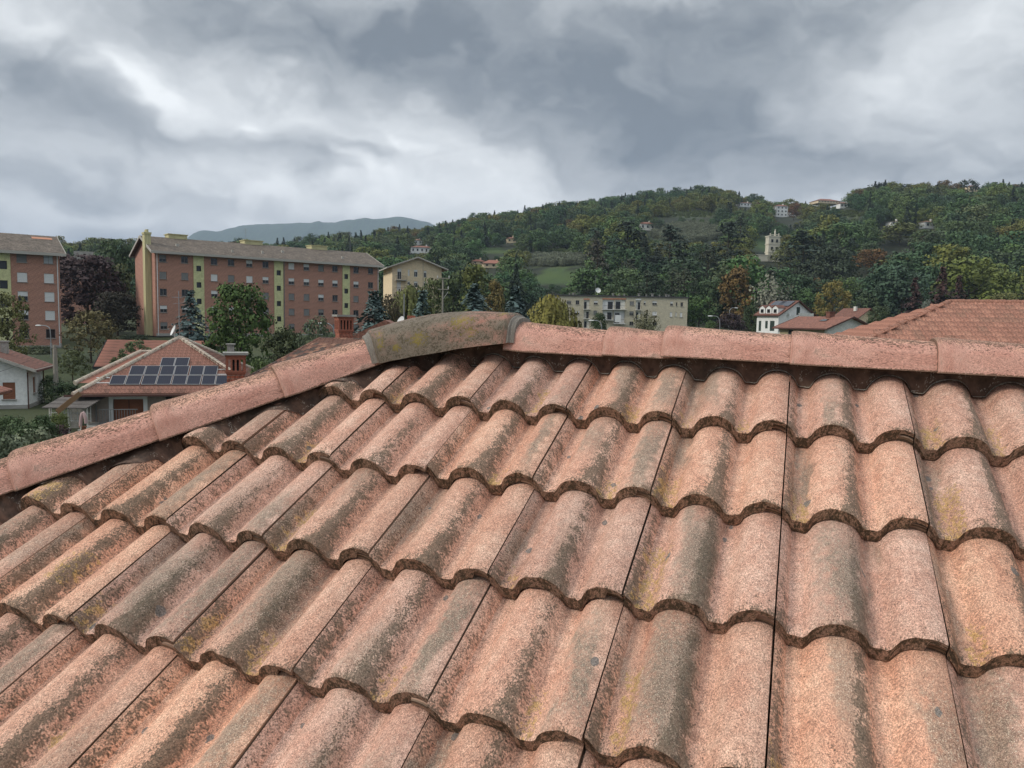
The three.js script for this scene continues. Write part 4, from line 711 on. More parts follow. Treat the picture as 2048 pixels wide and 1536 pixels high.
{ // the white cottage at the left edge
  const B = site('white_cottage', 'white cottage with brown tiled roof and brown shutters at the left edge', 'house', { cpx: 50, d: 62, rpx: 87, a: 1.9, l: 11, base: -0.3 });
  const he = 3.75, hr = 5.9;
  { const q = B.L(...z1(14, 1035)), p = B.L(...z1(94, 1135)); windowIn(B, 'L', [p[0], p[1], q[0], q[1]], 'x', { shutter: M.shutterBrown, frame: M.shutterBrown }); }
  { const p = B.R(...z1(200, 1100)), q = B.R(...z1(212, 1000)); windowIn(B, 'R', [p[0], p[1], q[0], q[1]], 'x', { shutter: M.shutterBrown, frame: M.shutterBrown }); }
  walls(B, he, hr, 'L', M.white);
  part('plinth', [bx(B.w, 0.7, 0.08, B.w / 2, 0, 0.045), bx(0.08, 0.7, B.l, -0.045, 0, -B.l / 2)], M.concrete, B.t);
  const r = roofOn(B, he, hr, 'L', M.rustRoof, { ov: 0.75, ov2: 0.7, th: 0.1, trim: { m: M.fascia, h: 0.22 } });
  // courses of dark tiles running down the slope
  const k = (hr - he) / (B.l / 2), W = B.w + 1.4, run = B.l / 2 + 0.75, len = run / Math.cos(Math.atan(k)), n = Math.round(len / 0.4);
  for (let i = 0; i < n; i++) { const q = (i + 0.5) / n, z = 0.75 - run * q, y = he + 0.03 + 0.1 - z * k; const g = new THREE.BoxGeometry(W, 0.05, len / n * 1.08); g.rotateX(Math.atan(k) + 0.06); g.translate(B.w / 2, y + 0.03, z); part('tile_course', g, M.rustRoof, r); }
  part('gutter', bx(W, 0.14, 0.14, B.w / 2, he - 0.75 * k - 0.02, 0.9), M.maroon, B.t); part('downpipe', rod(V3(-0.06, 0.1, 0.06), V3(-0.06, he - 0.4, 0.06), 0.05, 0.05, 6), M.maroon, B.t); part('downpipe', rod(V3(B.w + 0.06, 0.1, 0.06), V3(B.w + 0.06, he - 0.4, 0.06), 0.05, 0.05, 6), M.maroon, B.t);
  part('chimney', [bx(0.5, 0.95, 0.5, B.w * 0.55, he + 1.0, -2.2), bx(0.66, 0.1, 0.66, B.w * 0.55, he + 1.953, -2.2)], M.concrete, r);
}
{ // corner of a nearer roof in front of the cottage
  const p = foot(-70, 40); const t = thing('red_roof_corner', 'corner of a small red tiled porch roof at the left edge', 'roof', p, 0.25); const y = at(0, 768, 40).y - p.y;
  const g = new THREE.BoxGeometry(4, 0.12, 3); g.rotateZ(-0.3); g.translate(-0.35, y, 0); part('roof', g, M.redRoof, t); part('post', [bx(0.16, y - 0.3, 0.16, 0.5, 0, 1), bx(0.16, y - 0.3, 0.16, 0.5, 0, -1)], M.offWhite, t);
  for (let i = 0; i < 5; i++) { const c = new THREE.BoxGeometry(4.05, 0.06, 0.5); c.rotateX(0.08); c.rotateZ(-0.3); c.translate(-0.35, y + 0.09, -1.2 + i * 0.6); part('tile_course', c, M.redRoof, t); }
}
// ---- hipped roofs with tiles that can be told apart
const tileTones = (base, n, seed) => { const R = rng(seed); return Array.from({ length: n }, () => { const k = 0.78 + R() * 0.4, w = (R() - 0.5) * 0.12; return mat(lin(base[0] * k, base[1] * k * (1 + w), base[2] * k * (1 + w)), { map: metric(speck(225, 222, 220, 60), 1) }); }); };
function tileUnit(w, g) { const s = new THREE.Shape([[-w / 2, 0], [w / 2, 0], [w / 2, 0.018], [w * 0.3, 0.034], [w * 0.12, 0.02], [-w * 0.14, 0.02], [-w * 0.3, 0.034], [-w / 2, 0.018]].map(([x, y]) => new THREE.Vector2(x, y))); const e = new THREE.ExtrudeGeometry(s, { depth: g * 1.12, bevelEnabled: false }); e.translate(0, 0, -g * 1.12); e.rotateX(0.1); return e; }
// face: origin at the top, u along the courses, v down the slope; span(v) = [from, to]
function tiledFace(parent, O, u, v, rows, w, g, span, mats, seed, most = 300, name = 'roof_tile') {
  const R = rng(seed), n = u.clone().cross(v).normalize().multiplyScalar(u.clone().cross(v).y > 0 ? 1 : -1), q = new THREE.Quaternion().setFromRotationMatrix(new THREE.Matrix4().makeBasis(u.clone().multiplyScalar(n.dot(u.clone().cross(v)) > 0 ? -1 : 1), n, v)), unit = tileUnit(w * 0.985, g); let made = 0;
  const rest = [];
  for (let r = rows; r >= 1; r--) { const [a, b] = span((r - 0.5) * g), n0 = Math.ceil((a - w * 0.3) / w), n1 = Math.floor((b + w * 0.3) / w); for (let i = n0; i <= n1; i++) { const p = O.clone().addScaledVector(u, (i + (r % 2) * 0.0) * w).addScaledVector(v, r * g + (R() - 0.5) * 0.02).addScaledVector(n, 0.006 + R() * 0.008), tilt = (R() - 0.5) * 0.03, m = mats[(R() * mats.length) | 0]; rest.push([p, tilt, m]); } }
  for (const [p, tilt, m] of rest.slice(0, most)) { const o = part(name, unit, m, parent); o.position.copy(p); o.quaternion.copy(q); o.rotateY(tilt); made++; }
  if (rest.length > most) { const L = rest.slice(most).map(([p, tilt]) => { const c = unit.clone(), mm = new THREE.Matrix4().compose(p, q, V3(1, 1, 1)); c.rotateY(tilt); c.applyMatrix4(mm); return c; }); const s = part('tile_field', L, mats[0], parent); s.userData.kind = 'stuff'; }
}
function capRow(parent, a, b, r, step, m, name, seed) { const R = rng(seed), d = b.clone().sub(a), n = Math.max(2, Math.round(d.length() / step)), q = new THREE.Quaternion().setFromUnitVectors(V3(0, 0, 1), d.clone().normalize()), unit = new THREE.CylinderGeometry(r, r * 1.18, step * 1.14, 10, 1, true, -Math.PI / 2, Math.PI); unit.rotateX(Math.PI / 2); const U = new THREE.CylinderGeometry(r, r * 1.18, step * 1.14, 10, 1); U.rotateX(-Math.PI / 2); for (let i = 0; i < n; i++) { const o = part(name, U, Array.isArray(m) ? m[(R() * m.length) | 0] : m, parent); o.position.copy(a).addScaledVector(d, (i + 0.5) / n); o.quaternion.copy(q); o.rotateZ((R() - 0.5) * 0.2); } }
{ // neighbour's hipped roof at the right edge
  const A = at(1899, 606, 22), t = thing('tiled_house', 'neighbouring house with hipped orange-red tile roof at the right edge', 'house', V3(A.x, 0, A.z), 0), P = (x, y, z) => V3(x - A.x, y, z - A.z);
  const apex = P(A.x, A.y, A.z), ridgeDir = V3(0.975, 0.0, 0.222).normalize(), downH = V3(-0.222, 0, 0.975).normalize(), pt = 21.5 * RAD, v = downH.clone().multiplyScalar(Math.cos(pt)).add(V3(0, -Math.sin(pt), 0)), g = 0.335, L = 5.4;
  // the hip falls to the left along the edge seen in the photograph
  const slopeHip = -0.98, T = tileTones([0.38, 0.19, 0.13], 7, 91), base = apex.clone().addScaledVector(v, L), far = 9;
  const eL = apex.clone().addScaledVector(v, L).addScaledVector(ridgeDir, slopeHip * L * Math.cos(pt)), eR = apex.clone().addScaledVector(v, L).addScaledVector(ridgeDir, far + 4), rR = apex.clone().addScaledVector(ridgeDir, far), bk = downH.clone().multiplyScalar(-L * Math.cos(pt)).add(V3(0, -L * Math.sin(pt), 0)), bL = apex.clone().add(bk).addScaledVector(ridgeDir, slopeHip * L * Math.cos(pt)), bR = apex.clone().add(bk).addScaledVector(ridgeDir, far + 4);
  const pos = []; const T3 = (a, b, c) => pos.push(a.x, a.y - 0.03, a.z, b.x, b.y - 0.03, b.z, c.x, c.y - 0.03, c.z); T3(apex, eL, eR); T3(apex, eR, rR); T3(apex, bL, eL); T3(rR, bR, bL); T3(rR, bL, apex); T3(rR, eR, bR);
  const rg = new THREE.BufferGeometry(); rg.setAttribute('position', new THREE.Float32BufferAttribute(pos, 3)); rg.computeVertexNormals();
  const r = part('roof', rg, mat(lin(0.09, 0.045, 0.03)), t);
  tiledFace(r, apex, ridgeDir, v, 11, 0.235, g, (q) => [slopeHip * q * Math.cos(pt), 4.6], T, 17, 300);
  { const lv = eL.clone().add(bL).multiplyScalar(0.5).sub(apex), ln = lv.length(), u2 = eL.clone().sub(bL).normalize(), hw = eL.distanceTo(bL) / 2; lv.normalize(); tiledFace(r, apex, u2, lv, Math.floor(ln / g), 0.235, g, (q) => [-hw * q / ln, hw * q / ln], T, 18, 0); }
  capRow(r, apex, eL, 0.1, 0.36, T, 'hip_tile', 5); capRow(r, apex, apex.clone().addScaledVector(ridgeDir, 4.5), 0.1, 0.36, T, 'ridge_tile', 6);
  const wl = new THREE.BoxGeometry(10, eL.y - 0.2, 8); wl.rotateY(-Math.atan2(0.222, 0.975)); const wc = eL.clone().add(bR).multiplyScalar(0.5); wl.translate(wc.x, (eL.y - 0.2) / 2, wc.z); part('wall', wl, M.cream, t);
}
function brickChimney(parent, x, y, z, h, w, turn = 0) { // shaft, ring of brick slots, slab
  const tr = (g) => { g.rotateY(turn); g.translate(x, y, z); return g; }, c = part('chimney', tr(merge([bx(w, h, w), bx(w * 1.09, 0.06, w * 1.09, 0, h), bx(w * 1.16, 0.06, w * 1.16, 0, h + 0.06), bx(w * 1.12, 0.1, w * 1.12, 0, h + 0.54), bx(w * 1.2, 0.06, w * 1.2, 0, h + 0.64)])), M.chimneyBrick, parent);
  for (const [ax, az] of [[0, 1], [1, 0], [0, -1], [-1, 0]]) for (let i = -2; i <= 2; i++) part('brick', tr(bx(0.07, 0.42, 0.07, ax * w * 0.5 + (az ? i * w * 0.235 : 0), h + 0.12, az * w * 0.5 + (ax ? i * w * 0.235 : 0))), M.chimneyBrick, c);
  part('core', tr(bx(w * 0.5, 0.42, w * 0.5, 0, h + 0.12, 0)), M.dark, c);
  part('slab', tr(bx(w * 1.42, 0.09, w * 1.42, 0, h + 0.703)), M.concrete, c);
  return c;
}
M.chimneyBrick = mat(0xffffff, { map: metric(bytes(512, 512, (x, y) => { const row = (y / 32) | 0, jx = (x + (row % 2) * 32) % 64, j = y % 32 < 5 || jx < 5, n = ((row * 31 + (((x + (row % 2) * 32) / 64) | 0) * 57) % 23) / 23, k = 0.8 + n * 0.35 + (nz(N96, x, y) - 0.5) * 0.25; return j ? [150 * k, 128 * k, 112 * k] : [158 * k, 84 * k, 62 * k]; }), 1.04) });
{ // weathered roof with two brick chimneys behind the hip
  const A = at(641, 678, 35), t = thing('weathered_roof_house', 'house with patchy brown tile roof and two slotted brick chimneys behind the hip', 'house', V3(A.x, 0, A.z), 0), P = (p) => V3(p.x - A.x, p.y, p.z - A.z);
  const apex = P(A), low = P(at(480, 766, 28)), end = P(at(780, 694, 33)), hip = low.clone().sub(apex), rd = end.clone().sub(apex); rd.y = 0; rd.normalize();
  const dn = V3(-rd.z, 0, rd.x); if (dn.z < 0) dn.negate(); const run = hip.dot(dn), k = -hip.y / run, v = dn.clone().add(V3(0, -k, 0)).normalize(), ct = Math.cos(Math.atan(k)), across = hip.dot(rd) / run; // how far the hip moves sideways per metre of run
  const T = [...tileTones([0.2, 0.095, 0.065], 4, 8), ...tileTones([0.1, 0.065, 0.05], 3, 9), ...tileTones([0.33, 0.17, 0.11], 2, 12)], L = 9;
  const eL = apex.clone().addScaledVector(v, L).addScaledVector(rd, across * L * ct), eR = apex.clone().addScaledVector(v, L).addScaledVector(rd, 10), rR = apex.clone().addScaledVector(rd, 6), bk = dn.clone().multiplyScalar(-5).add(V3(0, -5 * k, 0)), bL = apex.clone().add(bk).addScaledVector(rd, -4), bR = apex.clone().add(bk).addScaledVector(rd, 10);
  const pos = [], T3 = (a, b, c) => pos.push(a.x, a.y - 0.03, a.z, b.x, b.y - 0.03, b.z, c.x, c.y - 0.03, c.z); T3(apex, eL, eR); T3(apex, eR, rR); T3(apex, bL, eL); T3(rR, bR, bL); T3(rR, bL, apex); T3(rR, eR, bR);
  const rg = new THREE.BufferGeometry(); rg.setAttribute('position', new THREE.Float32BufferAttribute(pos, 3)); rg.computeVertexNormals();
  const r = part('roof', rg, mat(lin(0.07, 0.045, 0.035)), t);
  tiledFace(r, apex, rd, v, 24, 0.26, 0.34, (q) => [across * q * ct, across * q * ct + 3.6], T, 23, 300);
  tiledFace(r, apex, rd, v, 24, 0.26, 0.34, (q) => [across * q * ct + 4, 6 + 4 * q / L], T, 24, 0);
  capRow(r, apex, eL, 0.09, 0.4, T, 'hip_tile', 15); capRow(r, apex, rR, 0.09, 0.4, T, 'ridge_tile', 16);
  const wl = new THREE.BoxGeometry(8, 4.5, 8); const wc = eL.clone().add(bR).multiplyScalar(0.5); wl.translate(wc.x, Math.min(eL.y, 3) - 2.6, wc.z); part('wall', wl, M.tan, t);
  const c1 = P(at(688, 680, 35)), c2 = P(at(472, 790, 28.5)); brickChimney(r, c1.x, c1.y - 0.6, c1.z, P(at(688, 660, 35)).y - c1.y + 0.5, 0.62, 0.5); brickChimney(r, c2.x, c2.y - 1.2, c2.z, P(at(472, 747, 28.5)).y - c2.y + 1.2, 0.62, 0.35);
}
const cellT = bytes(256, 256, (x, y) => { const gx = x % 42, gy = y % 42, line = gx < 2 || gy < 2, bus = gx % 14 < 1; return line ? [66, 70, 84] : bus ? [30, 33, 46] : [22 + (nz(N8, x, y) - 0.5) * 8, 25, 42]; });
M.panelFrame = mat(lin(0.34, 0.34, 0.34), { roughness: 0.5 });
M.cells = new THREE.MeshPhysicalMaterial({ map: cellT, roughness: 0.3, metalness: 0, specularIntensity: 0.35, side: THREE.DoubleSide });
{ // house with solar panels
  const B = site('solar_house', 'taupe bungalow with hipped red tile roof and fifteen dark solar panels', 'house', { cpx: 178, d: 52, rpx: 505, a: 0.25, l: 12.6, base: 0.1 });
  const w = B.w, l = B.l, ov = 0.85, eaveY = B.R(300, 787)[1] + 0.02, ap = at(359, 676, 59), he = eaveY - 0.1, hr = ap.y - B.p.y;
  // the shuttered opening
  const p0 = B.R(...z1(655, 1262)), p1 = B.R(...z1(886, 1115)); const hole = [p0[0] + 0.28, p0[1] - 0.3, p1[0] - 0.28, p1[1] - 0.22];
  B.holesR.push(hole); const b0 = 0.3;
  { const g = wallPlate([[0, 0], [w, 0], [w, he], [0, he]], B.holesR); g.translate(0, 0, -0.3); part('wall', g, M.taupe, B.t); part('wall', [turnL(wallPlate([[0.302, 0], [l, 0], [l, he], [0.302, he]], []))], M.taupe, B.t); part('wall', [bx(w, he, 0.3, w / 2, 0, -l + 0.15), bx(0.3, he, l - 0.61, w - 0.15, 0, -l / 2)], M.taupe, B.t); }
  { const [x0, y0, x1, y1] = hole, cx = (x0 + x1) / 2, wd = x1 - x0, hh = y1 - y0; const f = part('shutter_door', [bx(0.26, hh + 0.25, 0.36, x0 - 0.133, y0, -0.12), bx(0.26, hh + 0.25, 0.36, x1 + 0.133, y0, -0.12), bx(wd, 0.25, 0.36, cx, y1 + 0.003, -0.12)], M.whiteShut, B.t); for (const s of [-1, 1]) { const L = []; for (let i = 0; i < 22; i++) L.push(bx(wd / 2 - 0.06, hh / 22 * 0.86, 0.03, cx + s * wd / 4, y0 + hh * i / 22, -0.16)); part('shutter_leaf', L, M.shutterBrown, f); } part('backing', bx(wd, hh, 0.02, cx, y0, -0.2), M.maroon, f); part('sill', bx(wd + 0.9, 0.1, 0.5, cx, y0 - 0.11, 0.1), M.concrete, f); }
  { const [x, y] = B.R(...z1(1015, 1135)); part('wall_lamp', [bx(0.34, 0.22, 0.12, x, y - 0.1, 0.063), bx(0.4, 0.05, 0.2, x, y + 0.123, 0.1)], M.dark, B.t); }
  { const x = B.R(...z1(578, 1200))[0]; part('downpipe', rod(V3(x, 0, 0.06), V3(x, he, 0.06), 0.05, 0.05, 6), M.greyShut, B.t); const L = [bx(2.4, 0.05, 0.06, x + 1.6, 1.35, 1.0), bx(2.4, 0.05, 0.06, x + 1.6, 0.45, 1.0)]; for (let i = 0; i < 14; i++) L.push(bx(0.03, 0.9, 0.03, x + 0.45 + i * 0.17, 0.47, 1.0)); part('railing', L, M.greyShut, B.t); part('terrace', bx(w, 0.4, 1.2, w / 2, 0, 0.605), M.concrete, B.t); }
  // roof: square hipped, apex over the middle
  const apl = ap.clone().sub(B.p).applyAxisAngle(V3(0, 1, 0), -0.25), cx = apl.x, fz = ov, az = apl.z, bz = 2 * az - fz, apex = V3(cx, hr, az);
  const xl = -ov, xr = w + ov, FL = V3(xl, eaveY, fz), FR = V3(xr, eaveY, fz), BR = V3(xr, eaveY, bz), BL = V3(xl, eaveY, bz), pos = [], T3 = (a, b, d) => pos.push(a.x, a.y, a.z, b.x, b.y, b.z, d.x, d.y, d.z);
  T3(FL, FR, apex); T3(FR, BR, apex); T3(BR, BL, apex); T3(BL, FL, apex); T3(FL, BR, FR); T3(FL, BL, BR);
  const rg = new THREE.BufferGeometry(); rg.setAttribute('position', new THREE.Float32BufferAttribute(pos, 3)); rg.computeVertexNormals();
  const r = part('roof', rg, mat(lin(0.1, 0.045, 0.03)), B.t), T = tileTones([0.28, 0.135, 0.098], 6, 41), v = V3(0, eaveY - hr, fz - az), sl = v.length(); v.normalize();
  tiledFace(r, apex, V3(1, 0, 0), v, Math.floor(sl / 0.4), 0.3, 0.4, (q) => [-(cx - xl) * q / sl, (xr - cx) * q / sl], T, 61, 300);
  { const vl = V3(xl - cx, eaveY - hr, 0), sl2 = vl.length(); vl.normalize(); tiledFace(r, apex, V3(0, 0, 1), vl, Math.floor(sl2 / 0.4), 0.3, 0.4, (q) => [-(az - bz) * q / sl2, (fz - az) * q / sl2], T, 62, 0); const vr = V3(xr - cx, eaveY - hr, 0).normalize(); tiledFace(r, apex, V3(0, 0, -1), vr, Math.floor(sl2 / 0.4), 0.3, 0.4, (q) => [-(fz - az) * q / sl2, (az - bz) * q / sl2], tileTones([0.2, 0.1, 0.07], 3, 44), 63, 0); }
  const capM = tileTones([0.62, 0.55, 0.45], 4, 71); for (const e of [FL, FR, BL, BR]) capRow(r, apex.clone().add(V3(0, 0.03, 0)), e.clone().add(V3(0, 0.03, 0)), 0.165, 0.36, capM, 'hip_tile', 31);
  part('gutter', [bx(xr - xl + 0.1, 0.12, 0.12, cx, eaveY - 0.13, fz + 0.07), bx(0.12, 0.12, fz - bz, xl - 0.07, eaveY - 0.13, (fz + bz) / 2)], M.maroon, B.t);
  // panels: rows of 2, 6 and 8 on the front slope
  const n = V3(1, 0, 0).cross(v).normalize(); if (n.y < 0) n.negate(); const onFace = (px, py) => { const o = camera.position.clone().sub(B.p).applyAxisAngle(V3(0, 1, 0), -0.25), d = ray(px, py).applyAxisAngle(V3(0, 1, 0), -0.25), k = apex.clone().sub(o).dot(n) / d.dot(n); return o.addScaledVector(d, k); };
  const q = new THREE.Quaternion().setFromRotationMatrix(new THREE.Matrix4().makeBasis(V3(1, 0, 0), n, v));
  for (const [xs, y0, y1] of [[[[967, 1049], [1052, 1134]], 895, 945], [[[782, 870], [874, 958], [966, 1047], [1050, 1133], [1142, 1222], [1225, 1306]], 944, 998], [[[665, 755], [760, 848], [856, 940], [945, 1030], [1037, 1120], [1124, 1206], [1213, 1293], [1297, 1378]], 1002, 1056]]) for (const [a, b] of xs) {
    const ym = (y0 + y1) / 2, P0 = onFace(...z1(a, ym)), P1 = onFace(...z1(b, ym)), ww = P1.x - P0.x, hh = Math.abs(onFace(...z1(a, y0)).sub(onFace(...z1(a, y1))).dot(v)), o = part('solar_panel', merge([bx(ww, 0.05, 0.03, 0, 0, -hh / 2 + 0.015), bx(ww, 0.05, 0.03, 0, 0, hh / 2 - 0.015), bx(0.03, 0.05, hh - 0.06, -ww / 2 + 0.015, 0, 0), bx(0.03, 0.05, hh - 0.06, ww / 2 - 0.015, 0, 0)]), M.panelFrame, r); o.position.copy(P0).add(P1).multiplyScalar(0.5).addScaledVector(n, 0.1); o.quaternion.copy(q);
    part('cell_sheet', bx(ww - 0.06, 0.03, hh - 0.06, 0, 0.008, 0), M.cells, o);
  }
  for (const [a, b, y] of [[575, 668, 1043], [580, 660, 1012], [1305, 1360, 962], [1305, 1360, 992]]) { const P0 = onFace(...z1(a, y)), P1 = onFace(...z1(b, y)); part('panel_rail', rod(P0.addScaledVector(n, 0.07), P1.addScaledVector(n, 0.07), 0.04, 0.04, 5), M.whiteShut, r); }
  // mast with dish on the apex
  part('mast', [rod(apex.clone(), apex.clone().add(V3(0, 3.6, 0)), 0.035, 0.03, 6), rod(apex.clone().add(V3(-0.4, 2.6, 0)), apex.clone().add(V3(0.4, 2.7, 0)), 0.015, 0.015, 4), rod(apex.clone().add(V3(-0.5, 3.1, 0)), apex.clone().add(V3(0.3, 3.1, 0)), 0.015, 0.015, 4)], M.metal, r); dishPart(apex.x - 0.35, apex.y + 0.55, apex.z, 0.42, r, -1.2);
  part('roof_vent', [bx(0.5, 1.3, 0.5, apex.x + 3.4, apex.y - 1.9, apex.z - 3), bx(0.7, 0.1, 0.7, apex.x + 3.4, apex.y - 0.597, apex.z - 3)], M.concrete, r);
  // rear wing at the left with its own hip
  const k = at(282, 703, 62), W2 = k.sub(B.p).applyAxisAngle(V3(0, 1, 0), -0.25), wl = at(150, 766, 57), wL = wl.sub(B.p).applyAxisAngle(V3(0, 1, 0), -0.25), wing = part('wing_roof', (() => { const g = new THREE.BufferGeometry(), pp = []; const A1 = W2, A2 = W2.clone().add(V3(4, 0, -0.5)), f1 = wL, f2 = wL.clone().add(V3(9, 0, 0)), b1 = wL.clone().add(V3(0, 0, -10)), b2 = wL.clone().add(V3(9, 0, -10)); for (const tt of [[f1, f2, A2], [f1, A2, A1], [b1, f1, A1], [b2, b1, A1], [b2, A1, A2]]) for (const z of tt) pp.push(z.x, z.y, z.z); g.setAttribute('position', new THREE.Float32BufferAttribute(pp, 3)); g.computeVertexNormals(); return g; })(), M.redRoof, B.t);
  capRow(wing, W2, wL, 0.165, 0.36, capM, 'hip_tile', 33); capRow(wing, W2, W2.clone().add(V3(4, 0, -0.5)), 0.12, 0.34, capM, 'ridge_tile', 34);
  part('wing_wall', bx(8, wL.y, 8, wL.x + 4.7, 0, wL.z - 5.2), M.taupe, B.t);
}
{ // barn roof behind the solar house
  const B = site('barn', 'low barn with dark gable and red tile roof behind the solar house', 'barn', { cpx: 203, d: 84, rpx: 330, a: 0.15, l: 7, base: 1.0 }); const he = B.R(203, 728)[1], hr = B.R(270, 683)[1]; B.w = 11; walls(B, he, hr - 0.2, 'L', M.concrete); const r = roofOn(B, he, hr - 0.2, 'L', M.redRoof, { trim: { m: M.dark, h: 0.3 } });
  const k = (hr - 0.2 - he) / (B.l / 2), n = 9, run = B.l / 2 + 0.7; for (let i = 0; i < n; i++) { const z = 0.7 - run * (i + 0.5) / n; const g = new THREE.BoxGeometry(B.w + 1.3, 0.06, 0.5); g.rotateX(Math.atan(k) + 0.1); g.translate(B.w / 2, he + 0.23 - z * k, z); part('tile_course', g, M.redRoof, r); }
}
// ---- houses among the trees on the hill
function hillHouse(name, label, px, py, wpx, hpx, o = {}) {
  const p = onGround(px, py, 236); p.y -= 0.5; const d = project(p)[2], w = wpx * d / F, h = hpx * d / F, t = thing(name, label, o.category ?? 'house', p, o.turn ?? 0.2), l = Math.max(5, w * 0.6), hw = h * (o.wall ?? 0.72), wallM = o.m ?? M.white;
  part('wall', bx(w, hw + 0.5, l, 0, 0, 0), wallM, t);
  const n = Math.max(2, Math.round(w / 3.2)), st = Math.max(1, Math.round(hw / 3.4));
  for (let s = 0; s < st; s++) for (let i = 0; i < n; i++) part('window', bx(w / n * 0.34, hw / st * 0.42, 0.08, -w / 2 + w * (i + 0.5) / n, 0.5 + hw * (s + 0.32) / st, l / 2 + 0.043), M.pane, t);
  const ov = 0.6, rh = h - hw, R = new THREE.BufferGeometry(), a = w / 2 + ov, b = l / 2 + ov, k = Math.max(0.2, a - b), y = hw + 0.5, q = (x, yy, z) => [x, yy, z], F4 = [q(-a, y, b), q(a, y, b), q(a, y, -b), q(-a, y, -b), q(-k, y + rh, 0), q(k, y + rh, 0)], ix = o.flat ? [[0, 1, 2], [0, 2, 3]] : [[0, 1, 5], [0, 5, 4], [1, 2, 5], [2, 3, 4], [2, 4, 5], [3, 0, 4], [0, 2, 1], [0, 3, 2]];
  R.setAttribute('position', new THREE.Float32BufferAttribute(ix.flat().flatMap((i) => F4[i]), 3)); R.computeVertexNormals(); const r = part('roof', R, o.r ?? M.brownRoof, t); if (!o.plain) part('chimney', bx(0.8, 1.6, 0.8, w * 0.22, y + rh * 0.5, 0), wallM, r);
  VIEW.push([px, py - hpx * 0.55, wpx * 0.62, hpx * 0.62, d + 4]); keepFree(p, w * 0.6);
  return { t, w, h, hw, l, p };
}
for (const o of OPEN) VIEW.push([o.px, o.py, o.rx * 0.9, o.ry * 0.8, project(onGround(o.px, o.py, 236))[2]]);
hillHouse('hill_villa', 'white villa with low wing on the wooded slope above the cream block', 843, 507, 44, 15, { r: M.rustRoof });
hillHouse('hill_house', 'small white house higher up behind the white villa', 836, 490, 15, 12);
hillHouse('hill_house', 'pink house with brown roof high in the trees left of the hill', 1022, 486, 18, 11, { m: M.cream, r: M.rustRoof });
hillHouse('hill_house', 'low house with red roof beside the olive grove', 985, 536, 40, 15, { m: M.tan, r: M.redRoof, wall: 0.5 });
hillHouse('hill_house', 'low red roof just left of the house by the olive grove', 955, 528, 26, 9, { m: M.tan, r: M.redRoof, wall: 0.5 });
hillHouse('hill_house', 'pale house half hidden below the crest pines', 1292, 461, 30, 16, { m: M.offWhite, r: M.rustRoof });
hillHouse('hill_house', 'long low white house just under the rounded hilltop', 1489, 414, 28, 9, { r: M.rustRoof });
{ const h = hillHouse('tower_house', 'white house with square tower and sloping wing in the saddle of the hill', 1560, 434, 24, 24, { wall: 0.85, r: M.rustRoof }); const g = bx(11, h.h * 0.4, 6, 12, 0, 0); g.applyMatrix4(new THREE.Matrix4().set(1, 0, 0, 0, -0.35, 1, 0, 2.5, 0, 0, 1, 0, 0, 0, 0, 1)); part('wing', g, M.white, h.t); VIEW.push([1585, 440, 22, 8, 900]); }
hillHouse('hill_house', 'brown-roofed house at the top of the saddle', 1650, 408, 50, 10, { m: M.tan, r: M.rustRoof, wall: 0.4 });
hillHouse('hill_house', 'white house with chimneys left of the dark crest trees', 1686, 417, 22, 12, { r: M.rustRoof });
hillHouse('hill_house', 'low white house in the trees below the right crest', 1787, 452, 24, 9, { wall: 0.8 });
hillHouse('hill_house', 'broad white house right of the low one below the crest', 1855, 457, 28, 14, { wall: 0.8 });
hillHouse('crest_house', 'pink house on the skyline at the top right', 1943, 384, 22, 13, { m: M.cream, r: M.rustRoof });
hillHouse('brick_cottage', 'reddish cottage peeping out between the brown conifers', 1842, 592, 18, 14, { m: M.tan, r: M.redRoof });
{ // the stepped white villa with a statue on its tower
  const p = onGround(1540, 524, 236), d = project(p)[2], s = d / F, t = thing('stepped_villa', 'cream stepped villa tower topped by a statue among dark cedars', 'villa', p, 0.15), cream = mat(lin(0.6, 0.57, 0.47));
  part('tower', [bx(24 * s, 50 * s, 14 * s, 4 * s, 0, 0), bx(25.5 * s, 2 * s, 15.5 * s, 4 * s, 34 * s, 0), bx(25.5 * s, 2 * s, 15.5 * s, 4 * s, 18 * s, 0), bx(26 * s, 2 * s, 16 * s, 4 * s, 49 * s, 0)], cream, t);
  part('wing', [bx(38 * s, 12 * s, 12 * s, -18 * s, 0, 1 * s), bx(39 * s, 1.4 * s, 13 * s, -18 * s, 12 * s, 1 * s)], cream, t);
  for (const y of [6, 23, 38]) for (const x of [-1, 9]) part('window', bx(4 * s, 6 * s, 0.4, x * s, y * s, 7 * s + 0.1), M.pane, t);
  part('parapet', [bx(1.5 * s, 5 * s, 1.5 * s, -5 * s, 51 * s, 6 * s), bx(1.5 * s, 5 * s, 1.5 * s, 13 * s, 51 * s, 6 * s), bx(18 * s, 1 * s, 1 * s, 4 * s, 53 * s, 6 * s)], cream, t);
  const st = new THREE.LatheGeometry([[0, 0], [2.2, 0], [2.0, 3], [1.2, 4], [1.6, 7], [1.5, 10], [0.7, 11.2], [0.9, 12.4], [0.5, 13.6], [0, 13.9]].map(([x, y]) => new THREE.Vector2(x * s, y * s)), 14); st.translate(8 * s, 51 * s, 0); part('statue', st, cream, t);
  VIEW.push([1532, 502, 36, 36, d + 6]); keepFree(p, 14);
}

